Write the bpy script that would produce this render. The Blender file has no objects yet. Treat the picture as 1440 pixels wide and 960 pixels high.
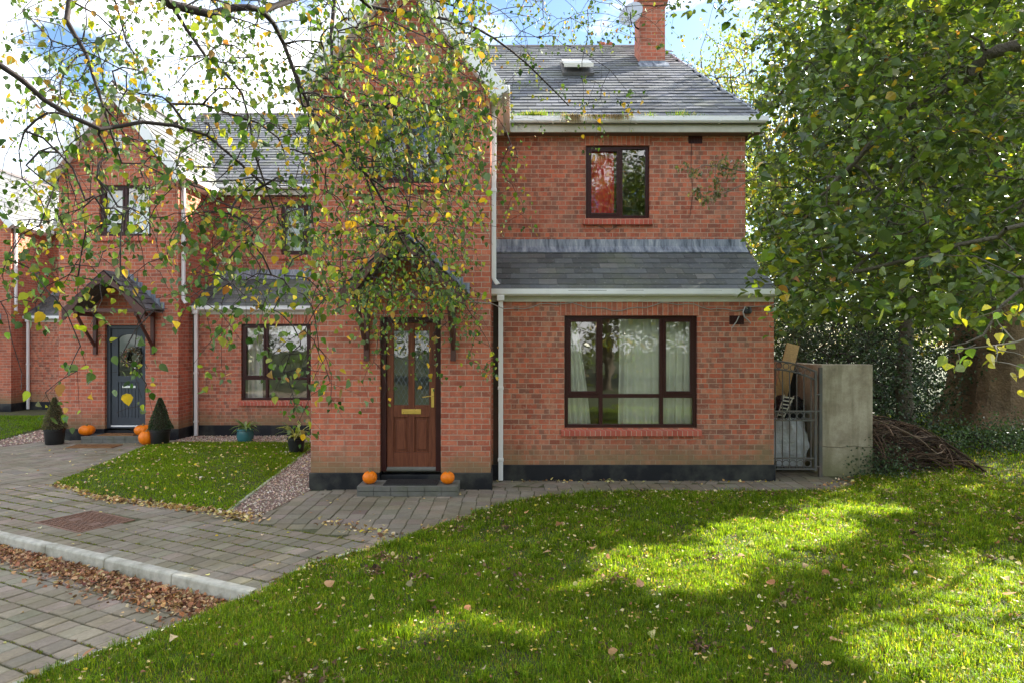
import bpy, math, random
import numpy as np
from mathutils import Vector, Matrix
random.seed(7); RNG = np.random.default_rng(11)
R = math.radians
scene = bpy.context.scene
COL = scene.collection

# ------------------------------------------------------------------ helpers
def tag(o, label=None, cat=None, group=None, kind=None):
    if label: o['label'] = label
    if cat: o['category'] = cat
    if group: o['group'] = group
    if kind: o['kind'] = kind
    return o

def empty(name, loc, label, cat, group=None):
    o = bpy.data.objects.new(name, None); COL.objects.link(o)
    o.location = loc; o.empty_display_size = .2
    return tag(o, label, cat, group)

def origin(o):
    v = Vector((0, 0, 0))
    while o is not None:
        v += o.location; o = o.parent
    return v

def mesh_np(name, verts, faces, mat, parent=None, tint=None, smooth=False):
    """verts (N,3) world coords; faces = list of (F,k) int arrays; tint (N,3) per vertex"""
    me = bpy.data.meshes.new(name)
    verts = np.asarray(verts, dtype=np.float64)
    org = origin(parent) if parent is not None else Vector((0, 0, 0))
    verts = verts - np.array(org)
    n = len(verts); me.vertices.add(n); me.vertices.foreach_set('co', verts.astype(np.float32).ravel())
    faces = [np.asarray(f, dtype=np.int32) for f in faces if len(f)]
    loops = np.concatenate([f.ravel() for f in faces])
    tot = np.concatenate([np.full(len(f), f.shape[1], dtype=np.int32) for f in faces])
    st = np.concatenate([[0], np.cumsum(tot)[:-1]]).astype(np.int32)
    me.loops.add(len(loops)); me.loops.foreach_set('vertex_index', loops)
    me.polygons.add(len(tot)); me.polygons.foreach_set('loop_start', st)
    me.polygons.foreach_set('loop_total', tot)
    me.polygons.foreach_set('use_smooth', np.full(len(tot), smooth, dtype=bool))
    me.update(calc_edges=True)
    if tint is not None:
        a = me.color_attributes.new('tint', 'FLOAT_COLOR', 'POINT')
        c = np.ones((n, 4), dtype=np.float32); c[:, :3] = tint
        a.data.foreach_set('color', c.ravel())
    me.materials.append(mat)
    o = bpy.data.objects.new(name, me); COL.objects.link(o)
    if parent is not None: o.parent = parent
    return o

class MB:
    def __init__(s): s.v = []; s.f = []; s.c = []
    def add(s, vs, fs, col=(1, 1, 1)):
        b = len(s.v); s.v += [tuple(v) for v in vs]; s.c += [col]*len(vs)
        s.f += [tuple(b+i for i in f) for f in fs]
    def box(s, x0, x1, y0, y1, z0, z1, col=(1, 1, 1)):
        s.add([(x0,y0,z0),(x1,y0,z0),(x1,y1,z0),(x0,y1,z0),(x0,y0,z1),(x1,y0,z1),(x1,y1,z1),(x0,y1,z1)],
              [(0,3,2,1),(4,5,6,7),(0,1,5,4),(1,2,6,5),(2,3,7,6),(3,0,4,7)], col)
    def prism(s, poly, ext, col=(1, 1, 1)):
        """poly: list of 3D points; ext: extrusion vector"""
        n = len(poly); e = Vector(ext)
        a = [Vector(p) for p in poly]; b = [p+e for p in a]
        s.add(a+b, [tuple(range(n))[::-1], tuple(range(n, 2*n))]+[(i, (i+1) % n, n+(i+1) % n, n+i) for i in range(n)], col)
    def tube(s, pts, rad, n=8, col=(1, 1, 1), caps=True):
        pts = [Vector(p) for p in pts]
        if not hasattr(rad, '__len__'): rad = [rad]*len(pts)
        prev = None; rings = []
        for i, p in enumerate(pts):
            d = (pts[min(i+1, len(pts)-1)]-pts[max(i-1, 0)]).normalized()
            if prev is None:
                a = d.orthogonal().normalized()
            else:
                a = (prev-d*prev.dot(d)).normalized()
            prev = a; b = d.cross(a)
            rings.append([p+(a*math.cos(t)+b*math.sin(t))*rad[i] for t in [2*math.pi*k/n for k in range(n)]])
        vs = [v for r in rings for v in r]; fs = []
        for i in range(len(pts)-1):
            for k in range(n):
                fs.append((i*n+k, i*n+(k+1) % n, (i+1)*n+(k+1) % n, (i+1)*n+k))
        if caps: fs += [tuple(range(n))[::-1], tuple(range((len(pts)-1)*n, len(pts)*n))]
        s.add(vs, fs, col)
    def lathe(s, c, prof, n=20, ribs=0, amp=0, col=(1, 1, 1), sq=1.0):
        vs = []; fs = []
        for (r, z) in prof:
            for k in range(n):
                t = 2*math.pi*k/n
                rr = r*(1-amp*abs(math.sin(ribs*t/2))**.5*0 - amp*(1-abs(math.sin(ribs*t/2)))**2) if ribs else r
                vs.append((c[0]+rr*math.cos(t), c[1]+rr*math.sin(t)*sq, c[2]+z))
        m = len(prof)
        for i in range(m-1):
            for k in range(n):
                fs.append((i*n+k, i*n+(k+1) % n, (i+1)*n+(k+1) % n, (i+1)*n+k))
        fs += [tuple(range(n))[::-1], tuple(range((m-1)*n, m*n))]
        s.add(vs, fs, col)
    def build(s, name, mat, parent=None, smooth=False, bevel=0, fix=True):
        org = origin(parent) if parent is not None else Vector((0, 0, 0))
        me = bpy.data.meshes.new(name)
        me.from_pydata([(v[0]-org.x, v[1]-org.y, v[2]-org.z) for v in s.v], [], s.f)
        if fix:
            import bmesh
            bm = bmesh.new(); bm.from_mesh(me); bmesh.ops.recalc_face_normals(bm, faces=bm.faces); bm.to_mesh(me); bm.free()
        if len(set(s.c)) > 1:
            a = me.color_attributes.new('tint', 'FLOAT_COLOR', 'POINT')
            a.data.foreach_set('color', np.array([(c[0], c[1], c[2], 1) for c in s.c], dtype=np.float32).ravel())
        if smooth: me.polygons.foreach_set('use_smooth', [True]*len(me.polygons))
        me.materials.append(mat)
        o = bpy.data.objects.new(name, me); COL.objects.link(o)
        if parent is not None: o.parent = parent
        if bevel:
            m = o.modifiers.new('b', 'BEVEL'); m.width = bevel; m.segments = 2; m.limit_method = 'ANGLE'
        if smooth:
            try: me.set_sharp_from_angle(angle=R(40))
            except Exception: pass
        return o

# ------------------------------------------------------------------ materials
class NT:
    def __init__(s, name):
        s.m = bpy.data.materials.new(name); s.m.use_nodes = True; s.t = s.m.node_tree
        s.b = s.t.nodes['Principled BSDF']; s.out = s.t.nodes['Material Output']
    def n(s, typ, ins=None, **kw):
        x = s.t.nodes.new('ShaderNode'+typ)
        for k, v in kw.items(): setattr(x, k, v)
        for k, v in (ins or {}).items():
            if isinstance(v, bpy.types.NodeSocket): s.t.links.new(v, x.inputs[k])
            else: x.inputs[k].default_value = v
        return x
    def l(s, a, b): s.t.links.new(a, b)
    def obj(s): return s.n('TexCoord').outputs['Object']
    def noise(s, scale, detail=4, rough=.55, vec=None, dist=0):
        return s.n('TexNoise', {'Vector': vec or s.obj(), 'Scale': scale, 'Detail': detail, 'Roughness': rough, 'Distortion': dist})
    def ramp(s, fac, stops, interp='LINEAR'):
        r = s.n('ValToRGB', {'Fac': fac}); cr = r.color_ramp; cr.interpolation = interp
        while len(cr.elements) > 1: cr.elements.remove(cr.elements[0])
        for i, (p, c) in enumerate(stops):
            e = cr.elements[0] if i == 0 else cr.elements.new(p)
            e.position = p; e.color = (c[0], c[1], c[2], 1) if hasattr(c, '__len__') else (c, c, c, 1)
        return r.outputs['Color']
    def mix(s, fac, a, b, mode='MIX'):
        x = s.n('Mix', data_type='RGBA', blend_type=mode)
        for k, v in ((0, fac), (6, a), (7, b)):
            if isinstance(v, bpy.types.NodeSocket): s.l(v, x.inputs[k])
            else: x.inputs[k].default_value = v if k == 0 else ((v[0], v[1], v[2], 1) if hasattr(v, '__len__') else (v, v, v, 1))
        return x.outputs[2]
    def math(s, op, a, b=0.0, c=None):
        x = s.n('Math', operation=op)
        for i, v in enumerate((a, b) if c is None else (a, b, c)):
            if isinstance(v, bpy.types.NodeSocket): s.l(v, x.inputs[i])
            else: x.inputs[i].default_value = v
        return x.outputs[0]
    def bump(s, h, strength=.5, dist=.01):
        b = s.n('Bump', {'Height': h, 'Strength': strength, 'Distance': dist}); s.l(b.outputs[0], s.b.inputs['Normal']); return b
    def set(s, col=None, rough=None, spec=None, metal=None):
        if col is not None:
            if isinstance(col, bpy.types.NodeSocket): s.l(col, s.b.inputs['Base Color'])
            else: s.b.inputs['Base Color'].default_value = (*col, 1)
        if rough is not None:
            if isinstance(rough, bpy.types.NodeSocket): s.l(rough, s.b.inputs['Roughness'])
            else: s.b.inputs['Roughness'].default_value = rough
        if spec is not None: s.b.inputs['Specular IOR Level'].default_value = spec
        if metal is not None: s.b.inputs['Metallic'].default_value = metal
        return s.m

def simple(name, col, rough=.6, var=.25, scale=8, spec=.4, bump=.15, dist=.004, metal=0, dirt=None):
    t = NT(name)
    n = t.noise(scale, 5)
    c = t.mix(n.outputs[0], tuple(x*(1-var) for x in col), tuple(min(1, x*(1+var)) for x in col))
    if dirt:
        d = t.noise(scale*.35, 6, .65)
        f = t.ramp(d.outputs[0], [(.45, 0), (.72, 1)])
        c = t.mix(t.math('MULTIPLY', f, dirt[3]), c, dirt[:3])
    r = t.math('MULTIPLY_ADD', n.outputs[0], .2, rough-.1)
    t.bump(t.noise(scale*6, 3).outputs[0], bump, dist)
    return t.set(c, r, spec, metal)

def brick_mat(name, soldier=False, painted=False, mottle=.45):
    t = NT(name)
    sp = t.n('SeparateXYZ', {'Vector': t.obj()})
    u = t.math('ADD', sp.outputs[0], sp.outputs[1]); v = sp.outputs[2]
    if soldier: u, v = v, u
    vec = t.n('CombineXYZ', {'X': u, 'Y': v}).outputs[0]
    # slight wobble of the joints
    wob = t.n('TexNoise', {'Vector': vec, 'Scale': 9.0, 'Detail': 3})
    off = t.n('VectorMath', {0: wob.outputs['Color'], 1: (.5, .5, .5)}, operation='SUBTRACT')
    off = t.n('VectorMath', {0: off.outputs[0], 'Scale': .006}, operation='SCALE')
    vec2 = t.n('VectorMath', {0: vec, 1: off.outputs[0]}, operation='ADD').outputs[0]
    def bt(w, mort, a, b, m, bias=0.):
        return t.n('TexBrick', {'Vector': vec2, 'Scale': 1., 'Color1': (*a, 1), 'Color2': (*b, 1), 'Mortar': (*m, 1),
                   'Mortar Size': mort, 'Mortar Smooth': .2, 'Bias': bias, 'Brick Width': w, 'Row Height': .0755}, offset=0. if soldier else .5)
    B = bt(8. if soldier else .225, .0055, (0, 0, 0), (1, 1, 1), (.5, .5, .5))
    H = bt(.075, 0., (0, 0, 0), (1, 1, 1), (0, 0, 0))
    if painted:
        c = t.ramp(B.outputs['Color'], [(0, (.36, .075, .05)), (1, (.50, .13, .09))])
    else:
        c = t.ramp(B.outputs['Color'], [(0, (.27, .074, .045)), (.2, (.38, .095, .054)), (.5, (.47, .122, .067)), (.75, (.53, .148, .080)), (.92, (.45, .140, .082)), (1, (.35, .125, .08))])
        h = t.ramp(H.outputs['Color'], [(.62, 0), (.70, 1)], 'LINEAR'); h2 = t.ramp(H.outputs['Color'], [(.22, 1), (.30, 0)])
        sel = t.ramp(t.noise(2.1, 3, .6, vec).outputs[0], [(.38, .45), (.60, 1)])
        pn = t.noise(15, 4, .65, vec)
        c = t.mix(t.math('MULTIPLY', t.math('MULTIPLY', h, mottle), sel), c, (.20, .095, .068))
        c = t.mix(t.math('MULTIPLY', t.math('MULTIPLY', h2, mottle*.8), sel), c, (.47, .21, .13))
        c = t.mix(t.ramp(pn.outputs[0], [(.5, 0), (.66, .55)]), c, (.22, .095, .065)); c = t.mix(t.ramp(t.noise(19, 4, .65, t.n('VectorMath', {0: vec, 1: (3, 7, 0)}, operation='ADD').outputs[0]).outputs[0], [(.54, 0), (.68, .55)]), c, (.52, .27, .19))
    g = t.noise(60, 4, .7, vec)
    c = t.mix(.5, c, t.mix(g.outputs[0], (.35, .35, .35), (1.0, 1.0, 1.0)), 'OVERLAY')
    if soldier: mort_dark = True
    mort = t.mix(t.noise(5, 4, .6, vec).outputs[0], (.39, .25, .18), (.60, .45, .35))
    c = t.mix(B.outputs['Fac'], c, mort)
    # efflorescence + low algae band
    ef = t.noise(1.3, 6, .65, vec)
    c = t.mix(t.ramp(ef.outputs[0], [(.52, 0), (.74, .30)]), c, (.52, .32, .24))
    if not painted:
        zz = t.math('ADD', sp.outputs[2], t.math('MULTIPLY_ADD', t.noise(2.2, 4, .6).outputs[0], -.7, .35))
        c = t.mix(t.ramp(zz, [(.28, .75), (.62, 0)]), c, (.23, .18, .095)); st = t.noise(1., 5, .6, t.n('Mapping', {'Vector': vec, 'Scale': (6, .5, 1)}).outputs[0]); c = t.mix(t.ramp(st.outputs[0], [(.56, 0), (.70, .40)]), c, (.20, .105, .075))
    big = t.noise(.55, 3, .5, vec)
    c = t.mix(.55, c, t.mix(big.outputs[0], (.35, .35, .35), (.66, .66, .66)), 'OVERLAY')
    hh = t.math('ADD', t.math('MULTIPLY', B.outputs['Fac'], -1.), t.math('MULTIPLY', g.outputs[0], .45))
    t.bump(hh, .8, .006)
    return t.set(c, .85, .25)

def slate_mat():
    t = NT('slate'); a = t.n('Attribute', attribute_name='tint').outputs['Color']
    n = t.noise(5, 5, .65); m = t.noise(1.1, 5, .7)
    c = t.mix(.7, a, t.mix(t.noise(11, 6, .75).outputs[0], (.25, .25, .25), (.78, .78, .78)), 'OVERLAY')
    c = t.mix(t.ramp(m.outputs[0], [(.50, 0), (.68, .42)]), c, (.16, .175, .10))
    c = t.mix(t.ramp(t.noise(22, 3, .6).outputs[0], [(.63, 0), (.70, .5)]), c, (.34, .35, .31))
    t.bump(t.noise(26, 4, .7).outputs[0], .35, .006)
    return t.set(c, t.math('MULTIPLY_ADD', n.outputs[0], .25, .52), .3)

def tint_mat(name, rough=.7, spec=.3, nvar=.5, scale=20, bump=.3, dist=.004):
    t = NT(name); a = t.n('Attribute', attribute_name='tint').outputs['Color']
    n = t.noise(scale, 4, .6)
    c = t.mix(nvar, a, t.mix(n.outputs[0], (.25, .25, .25), (.75, .75, .75)), 'OVERLAY')
    t.bump(t.noise(scale*3, 4).outputs[0], bump, dist)
    return t.set(c, rough, spec)

def paver_mat():
    t = NT('paver'); a = t.n('Attribute', attribute_name='tint').outputs['Color']
    n = t.noise(40, 4, .7); m = t.noise(.9, 6, .7); k = t.noise(3.5, 6, .7)
    c = t.mix(.6, a, t.mix(n.outputs[0], (.2, .2, .2), (.8, .8, .8)), 'OVERLAY')
    c = t.mix(t.ramp(m.outputs[0], [(.42, 0), (.62, .6)]), c, (.15, .13, .065))
    c = t.mix(t.ramp(k.outputs[0], [(.56, 0), (.70, .45)]), c, (.10, .085, .065))
    t.bump(t.noise(90, 4).outputs[0], .35, .004)
    return t.set(c, .8, .3)

def leaf_mat(name, trans=.35, rough=.42, spec=.45, under_=.22, tcol=(1.7, 1.65, .6)):
    t = NT(name); a = t.n('Attribute', attribute_name='tint').outputs['Color']
    n = t.noise(38, 3, .6)
    c = t.mix(.35, a, t.mix(n.outputs[0], (.3, .3, .3), (.75, .75, .75)), 'OVERLAY')
    geo = t.n('NewGeometry')
    under = t.mix(geo.outputs['Backfacing'], c, t.mix(under_, c, (.24, .29, .20)))
    t.set(under, rough, spec)
    tc = t.mix(1., c, tcol, 'MULTIPLY')
    tr = t.n('BsdfTranslucent', {'Color': tc})
    mx = t.n('MixShader', {0: trans, 1: t.b.outputs[0], 2: tr.outputs[0]})
    t.l(mx.outputs[0], t.out.inputs[0])
    return t.m

def glass_mat(name, tintc=(.95, .97, .96), base=.07, k=1.0):
    t = NT(name)
    fr = t.n('Fresnel', {'IOR': 1.5})
    f = t.math('MULTIPLY_ADD', fr.outputs[0], k, base)
    f = t.math('MINIMUM', f, 1.0)
    w = t.n('Bump', {'Height': t.noise(2.2, 2, .5).outputs[0], 'Strength': .35, 'Distance': .008})
    g = t.n('BsdfGlossy', {'Roughness': .01, 'Color': (1, 1, 1, 1), 'Normal': w.outputs[0]}); tr = t.n('BsdfTransparent', {'Color': (*tintc, 1)})
    mx = t.n('MixShader', {0: f, 1: tr.outputs[0], 2: g.outputs[0]}); t.l(mx.outputs[0], t.out.inputs[0])
    return t.m

M = {}
M['brick'] = brick_mat('brick', mottle=.30); M['brick_mottled'] = brick_mat('brick_mottled', mottle=.85); M['soldier'] = brick_mat('soldier_brick', soldier=True); M['sillbrick'] = brick_mat('painted_brick', soldier=True, painted=True)
M['slate'] = slate_mat(); M['paver'] = paver_mat()
M['leaf'] = leaf_mat('leaf', .38, .30, .6); M['leaf_dark'] = leaf_mat('leaf_dark', .15, .45, .5); M['litter'] = leaf_mat('litter', .12, .7, .15, .1)
M['grass'] = leaf_mat('grass', .5, .5, .12, 0., (2.1, 2.05, .55)); M['leaf_birch'] = leaf_mat('leaf_birch', .30, .6, .22, .35, (1.5, 1.45, .55))
M['dark_brick'] = simple('dark_strip_brick', (.050, .042, .030), .9, .5, 12, dirt=(.10, .05, .035, .8), bump=.5)
M['tar'] = simple('black_plinth', (.015, .016, .020), .5, .4, 6, spec=.25, dirt=(.09, .09, .075, .8))
M['white'] = simple('white_plastic', (.88, .89, .90), .35, .04, 3, dirt=(.62, .61, .57, .35), bump=.03)
M['cream'] = simple('fascia_cream', (.62, .60, .52), .5, .12, 4, dirt=(.30, .29, .22, .6), bump=.05)
M['soffit'] = simple('soffit_timber', (.16, .115, .085), .7, .3, 9)
M['mahogany'] = simple('mahogany_frame', (.042, .010, .010), .35, .3, 10, spec=.28, bump=.05)
M['barge'] = simple('brown_barge', (.095, .040, .032), .5, .3, 8)
M['lead'] = simple('lead', (.20, .23, .28), .5, .5, 6, dirt=(.42, .45, .50, .7), bump=.4, dist=.01)
t = NT('streaked_lead'); _n = t.noise(1., 6, .7, t.n('Mapping', {'Vector': t.obj(), 'Scale': (14, 3, 2.2)}).outputs[0]); t.bump(_n.outputs[0], .4, .01)
M['lead'] = t.set(t.ramp(_n.outputs[0], [(.32, (.055, .065, .085)), (.45, (.17, .20, .25)), (.58, (.30, .33, .38)), (.72, (.48, .51, .55))]), .55, .4)
M['ridge'] = simple('ridge_tile', (.10, .085, .085), .7, .3, 6)
t = NT('rendered_concrete'); _a = t.noise(2.6, 8, .68); _b = t.noise(1., 5, .65, t.n('Mapping', {'Vector': t.obj(), 'Scale': (9, 9, .8)}).outputs[0])
_c = t.ramp(_a.outputs[0], [(.30, (.20, .165, .115)), (.45, (.36, .305, .225)), (.58, (.47, .41, .31)), (.75, (.56, .50, .40))])
_c = t.mix(t.ramp(_b.outputs[0], [(.48, 0), (.70, .6)]), _c, (.18, .16, .10)); _c = t.mix(t.ramp(t.noise(30, 4, .7).outputs[0], [(.55, 0), (.7, .4)]), _c, (.20, .18, .13))
_z = t.n('SeparateXYZ', {'Vector': t.obj()}).outputs[2]; _c = t.mix(t.ramp(t.math('ADD', _z, t.math('MULTIPLY', _a.outputs[0], .5)), [(.25, .6), (.75, 0)]), _c, (.22, .23, .10))
t.bump(t.noise(14, 6, .7).outputs[0], .6, .012); M['concrete'] = t.set(_c, .9, .2)
M['kerb'] = simple('kerb_stone', (.50, .48, .41), .85, .4, 12, dirt=(.20, .19, .13, .9), bump=.5, dist=.004)
M['step'] = simple('step_stone', (.15, .145, .13), .85, .4, 9, dirt=(.10, .11, .06, .6), bump=.4)
M['room'] = simple('room_plaster', (.22, .20, .17), .8, .1, 2)
M['curtain'] = simple('cream_curtain', (.88, .88, .82), .9, .05, 5, bump=.1)
M['redcurtain'] = simple('red_curtain', (.85, .02, .07), .9, .2, 5)
M['glass'] = glass_mat('window_glass', base=.07, k=1.4)
M['glass_up'] = glass_mat('upper_window_glass', base=.08, k=1.3)
M['brass'] = simple('brass', (.75, .50, .14), .3, .1, 8, metal=1., bump=.03)
M['steel'] = simple('steel', (.62, .63, .65), .3, .1, 8, metal=1., bump=.03)
M['iron'] = simple('grey_iron', (.10, .10, .095), .55, .4, 14, dirt=(.20, .12, .07, .5), bump=.3)
M['door_grey'] = simple('anthracite_door', (.040, .050, .066), .38, .12, 6, bump=.05)
M['rubber'] = simple('rubber_mat', (.035, .033, .032), .9, .3, 60, bump=.9, dist=.01)
M['coir'] = simple('coir_mat', (.30, .16, .07), .95, .35, 60, bump=.9, dist=.01)
M['pumpkin'] = simple('pumpkin_skin', (.85, .205, .004), .42, .12, 5, spec=.35, bump=.1)
M['stemm'] = simple('pumpkin_stem', (.20, .17, .07), .8, .3, 20, bump=.4)
M['blackpot'] = simple('black_pot', (.018, .018, .019), .4, .2, 8)
M['tealpot'] = simple('teal_glazed_pot', (.045, .15, .17), .2, .35, 7, spec=.6)
M['soil'] = simple('soil', (.06, .042, .028), .95, .4, 14, bump=.8, dist=.02)
M['moss_bed'] = simple('mossy_joint', (.085, .090, .035), .95, .45, 9, dirt=(.055, .045, .03, .9), bump=.8, dist=.008)
M['lawn_soil'] = simple('lawn_soil', (.052, .075, .014), .95, .45, 5, dirt=(.055, .038, .018, .9), bump=.9, dist=.02)
M['far_ground'] = simple('far_ground', (.045, .065, .022), .95, .4, 1.5, dirt=(.06, .05, .03, .8), bump=.6, dist=.03)
M['gravelbed'] = simple('gravel_bed', (.20, .13, .10), .95, .4, 30, bump=.8, dist=.01)
M['gravel'] = tint_mat('gravel', .85, .25)
M['rust'] = simple('rusty_iron', (.21, .115, .075), .75, .4, 16, dirt=(.13, .09, .07, .7), bump=.6)
M['twig'] = simple('dark_twig', (.034, .024, .022), .8, .35, 30, bump=.4)
M['bark'] = simple('grey_bark', (.11, .092, .070), .9, .45, 7, dirt=(.07, .08, .035, .6), bump=1., dist=.03)
M['bark_pale'] = simple('pale_branch', (.24, .21, .17), .85, .35, 12, dirt=(.10, .11, .06, .6), bump=.6)
M['vine'] = tint_mat('dead_vine', .9, .15, .5, 30)
M['osb'] = tint_mat('osb', .85, .2, .8, 45, .4); M['osb'] = simple('osb_board', (.50, .33, .15), .85, .45, 42, bump=.4)
M['bag'] = simple('bulk_bag', (.55, .57, .60), .75, .12, 5, dirt=(.30, .28, .26, .5), bump=.7, dist=.03)
M['plastic'] = simple('black_plastic', (.012, .012, .013), .35, .2, 6, bump=.9, dist=.03)
M['terracotta'] = simple('terracotta', (.42, .13, .07), .8, .2, 9)
M['dish'] = simple('dish_grey', (.42, .45, .50), .5, .15, 5)
M['wood'] = simple('raw_timber', (.34, .24, .14), .85, .3, 10)
M['wreath'] = tint_mat('wreath', .8, .2)
M['cable'] = simple('cable', (.35, .33, .30), .6, .1, 5)

def wood_door():
    t = NT('varnished_door'); mp = t.n('Mapping', {'Vector': t.obj(), 'Scale': (22, 22, 1.6)})
    n = t.noise(1.0, 6, .7, mp.outputs[0], 1.5)
    c = t.ramp(n.outputs[0], [(.3, (.08, .022, .013)), (.5, (.16, .050, .026)), (.72, (.24, .082, .040))])
    t.bump(n.outputs[0], .12, .003)
    return t.set(c, .42, .25)
M['door_wood'] = wood_door()
t = NT('lit_bulb'); t.b.inputs['Emission Color'].default_value = (1, .72, .35, 1); t.b.inputs['Emission Strength'].default_value = 14; M['bulb'] = t.set((1, .8, .5), .5)

# ------------------------------------------------------------------ foliage machinery
def frames(a, n):
    a = a/np.linalg.norm(a, axis=1, keepdims=True)
    n = n-(n*a).sum(1, keepdims=True)*a
    n = n/(np.linalg.norm(n, axis=1, keepdims=True)+1e-9)
    return a, n, np.cross(a, n)
LEAF_T = np.array([(0,0,0),(0,.5,0),(0,1,-.10),(.30,.10,.05),(.43,.36,.11),(.24,.72,.04),(-.30,.10,.05),(-.43,.36,.11),(-.24,.72,.04)])
LEAF_F = np.array([(0,3,4,1),(1,4,5,2),(0,1,7,6),(1,2,8,7)])
LEAF_S = np.array([(0,0,0),(.36,.42,.10),(0,1,0),(-.36,.42,.10)]); LEAF_SF = np.array([(0,1,2),(0,2,3)])
def leaves(name, P, A, N, S, C, mat, parent=None, small=False, curl=None):
    T, F = (LEAF_S, LEAF_SF) if small else (LEAF_T, LEAF_F)
    a, n, b = frames(A, N); m = len(P)
    Tz = np.repeat(T[None], m, 0).copy()
    cz = RNG.uniform(-.5, 2.2, m) if curl is None else curl
    Tz[:, :, 2] *= cz[:, None]
    Tz[:, :, 0] *= RNG.uniform(.75, 1.1, m)[:, None]
    V = P[:, None]+S[:, None, None]*(Tz[:, :, 0:1]*b[:, None]+Tz[:, :, 1:2]*a[:, None]+Tz[:, :, 2:3]*n[:, None])
    k = len(T); Fa = (F[None]+(np.arange(m)*k)[:, None, None]).reshape(-1, F.shape[1])
    return mesh_np(name, V.reshape(-1, 3), [Fa], mat, parent, np.repeat(C, k, 0), smooth=False)
def palette(n, cols, w, jit=.22):
    w = np.array(w, float); w /= w.sum()
    c = np.array(cols)[RNG.choice(len(cols), n, p=w)]
    return np.clip(c*(1+RNG.normal(0, jit, (n, 1)))*(1+RNG.normal(0, .07, (n, 3))), .004, .95)
def unit(n): v = RNG.normal(0, 1, (n, 3)); return v/np.linalg.norm(v, axis=1, keepdims=True)

def grow(limbs, anchors, up_pen=1.5, arch=.35, step=.12, jit=.02, wob=.07):
    """limbs: list of (points, radius0, radius1). returns nodes pos, parent idx, radius, anchor node ids"""
    pos = []; par = []; minr = []
    for pts, r0, r1 in limbs:
        pts = [np.array(p, float) for p in pts]; first = True
        # attach to nearest existing node when its first point is close to one
        prev = -1
        if pos:
            d = np.linalg.norm(np.array(pos)-pts[0], axis=1)
            if d.min() < .4: prev = int(d.argmin())
        L = len(pts)-1
        for i in range(L):
            p0 = pts[max(i-1, 0)]; p1 = pts[i]; p2 = pts[i+1]; p3 = pts[min(i+2, L)]
            m = max(2, int(np.linalg.norm(p2-p1)/.15))
            for k in range(m+(1 if i == L-1 else 0)):
                t = k/m
                q = .5*((2*p1)+(-p0+p2)*t+(2*p0-5*p1+4*p2-p3)*t*t+(-p0+3*p1-3*p2+p3)*t**3)
                pos.append(q+RNG.normal(0, jit*.5, 3)); par.append(prev); prev = len(pos)-1
                f = (i+t)/L; minr.append(r0*(1-f)+r1*f)
    base = np.array(pos)
    cap = len(pos)+len(anchors)*60
    P = np.zeros((cap, 3)); P[:len(pos)] = base; PA = np.full(cap, -1, int); PA[:len(par)] = par
    MR = np.zeros(cap); MR[:len(minr)] = minr; n = len(pos)
    dmin = np.array([np.linalg.norm(base-a, axis=1).min() for a in anchors])
    ids = []
    for j in np.argsort(dmin):
        a = anchors[j]
        d = P[:n]-a
        dist = np.sqrt((d**2).sum(1))+up_pen*np.maximum(0, -d[:, 2])
        k = int(dist.argmin()); s = P[k]; L = np.linalg.norm(a-s)
        m = min(50, max(2, int(L/step)))
        c = s+(a-s)*.5; c[2] = max(s[2], a[2])*arch*.5+c[2]*(1-arch*.5)+L*arch*.25
        c[:2] = s[:2]+(a-s)[:2]*(.5+.25*arch)
        c += RNG.normal(0, wob*L, 3)
        prev = k
        for i in range(1, m+1):
            t = i/m; q = (1-t)**2*s+2*t*(1-t)*c+t*t*a
            if i < m: q = q+RNG.normal(0, jit, 3)
            P[n] = q; PA[n] = prev; prev = n; n += 1
        ids.append((j, n-1))
    P = P[:n]; PA = PA[:n]; MR = MR[:n]
    cnt = np.zeros(n)
    for _, i in ids: cnt[i] += 1
    for i in range(n-1, -1, -1):
        if PA[i] >= 0 and PA[i] < i: cnt[PA[i]] += cnt[i]
    return P, PA, MR, cnt, ids

def branch_mesh(name, P, PA, Rr, mat, parent, sides=4, rmin=0):
    idx = np.where((PA >= 0) & (Rr > rmin))[0]; p = PA[idx]
    A = P[p]; B = P[idx]; d = B-A; L = np.linalg.norm(d, axis=1, keepdims=True)+1e-9; d = d/L
    ref = np.where(np.abs(d[:, 2:3]) > .9, np.array([[1., 0, 0]]), np.array([[0, 0, 1.]]))
    u = np.cross(d, ref); u /= np.linalg.norm(u, axis=1, keepdims=True); v = np.cross(d, u)
    ra = np.minimum(Rr[p], Rr[idx]*1.6)[:, None]; rb = Rr[idx][:, None]
    V = []
    for base, r in ((A-d*ra*.3, ra), (B+d*rb*.3, rb)):
        for k in range(sides):
            t = 2*math.pi*k/sides
            V.append(base+(u*math.cos(t)+v*math.sin(t))*r)
    V = np.stack(V, 1); k = 2*sides
    F = np.array([(i, (i+1) % sides, sides+(i+1) % sides, sides+i) for i in range(sides)])
    Fa = (F[None]+(np.arange(len(idx))*k)[:, None, None]).reshape(-1, 4)
    return mesh_np(name, V.reshape(-1, 3), [Fa], mat, parent, smooth=True)

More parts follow.
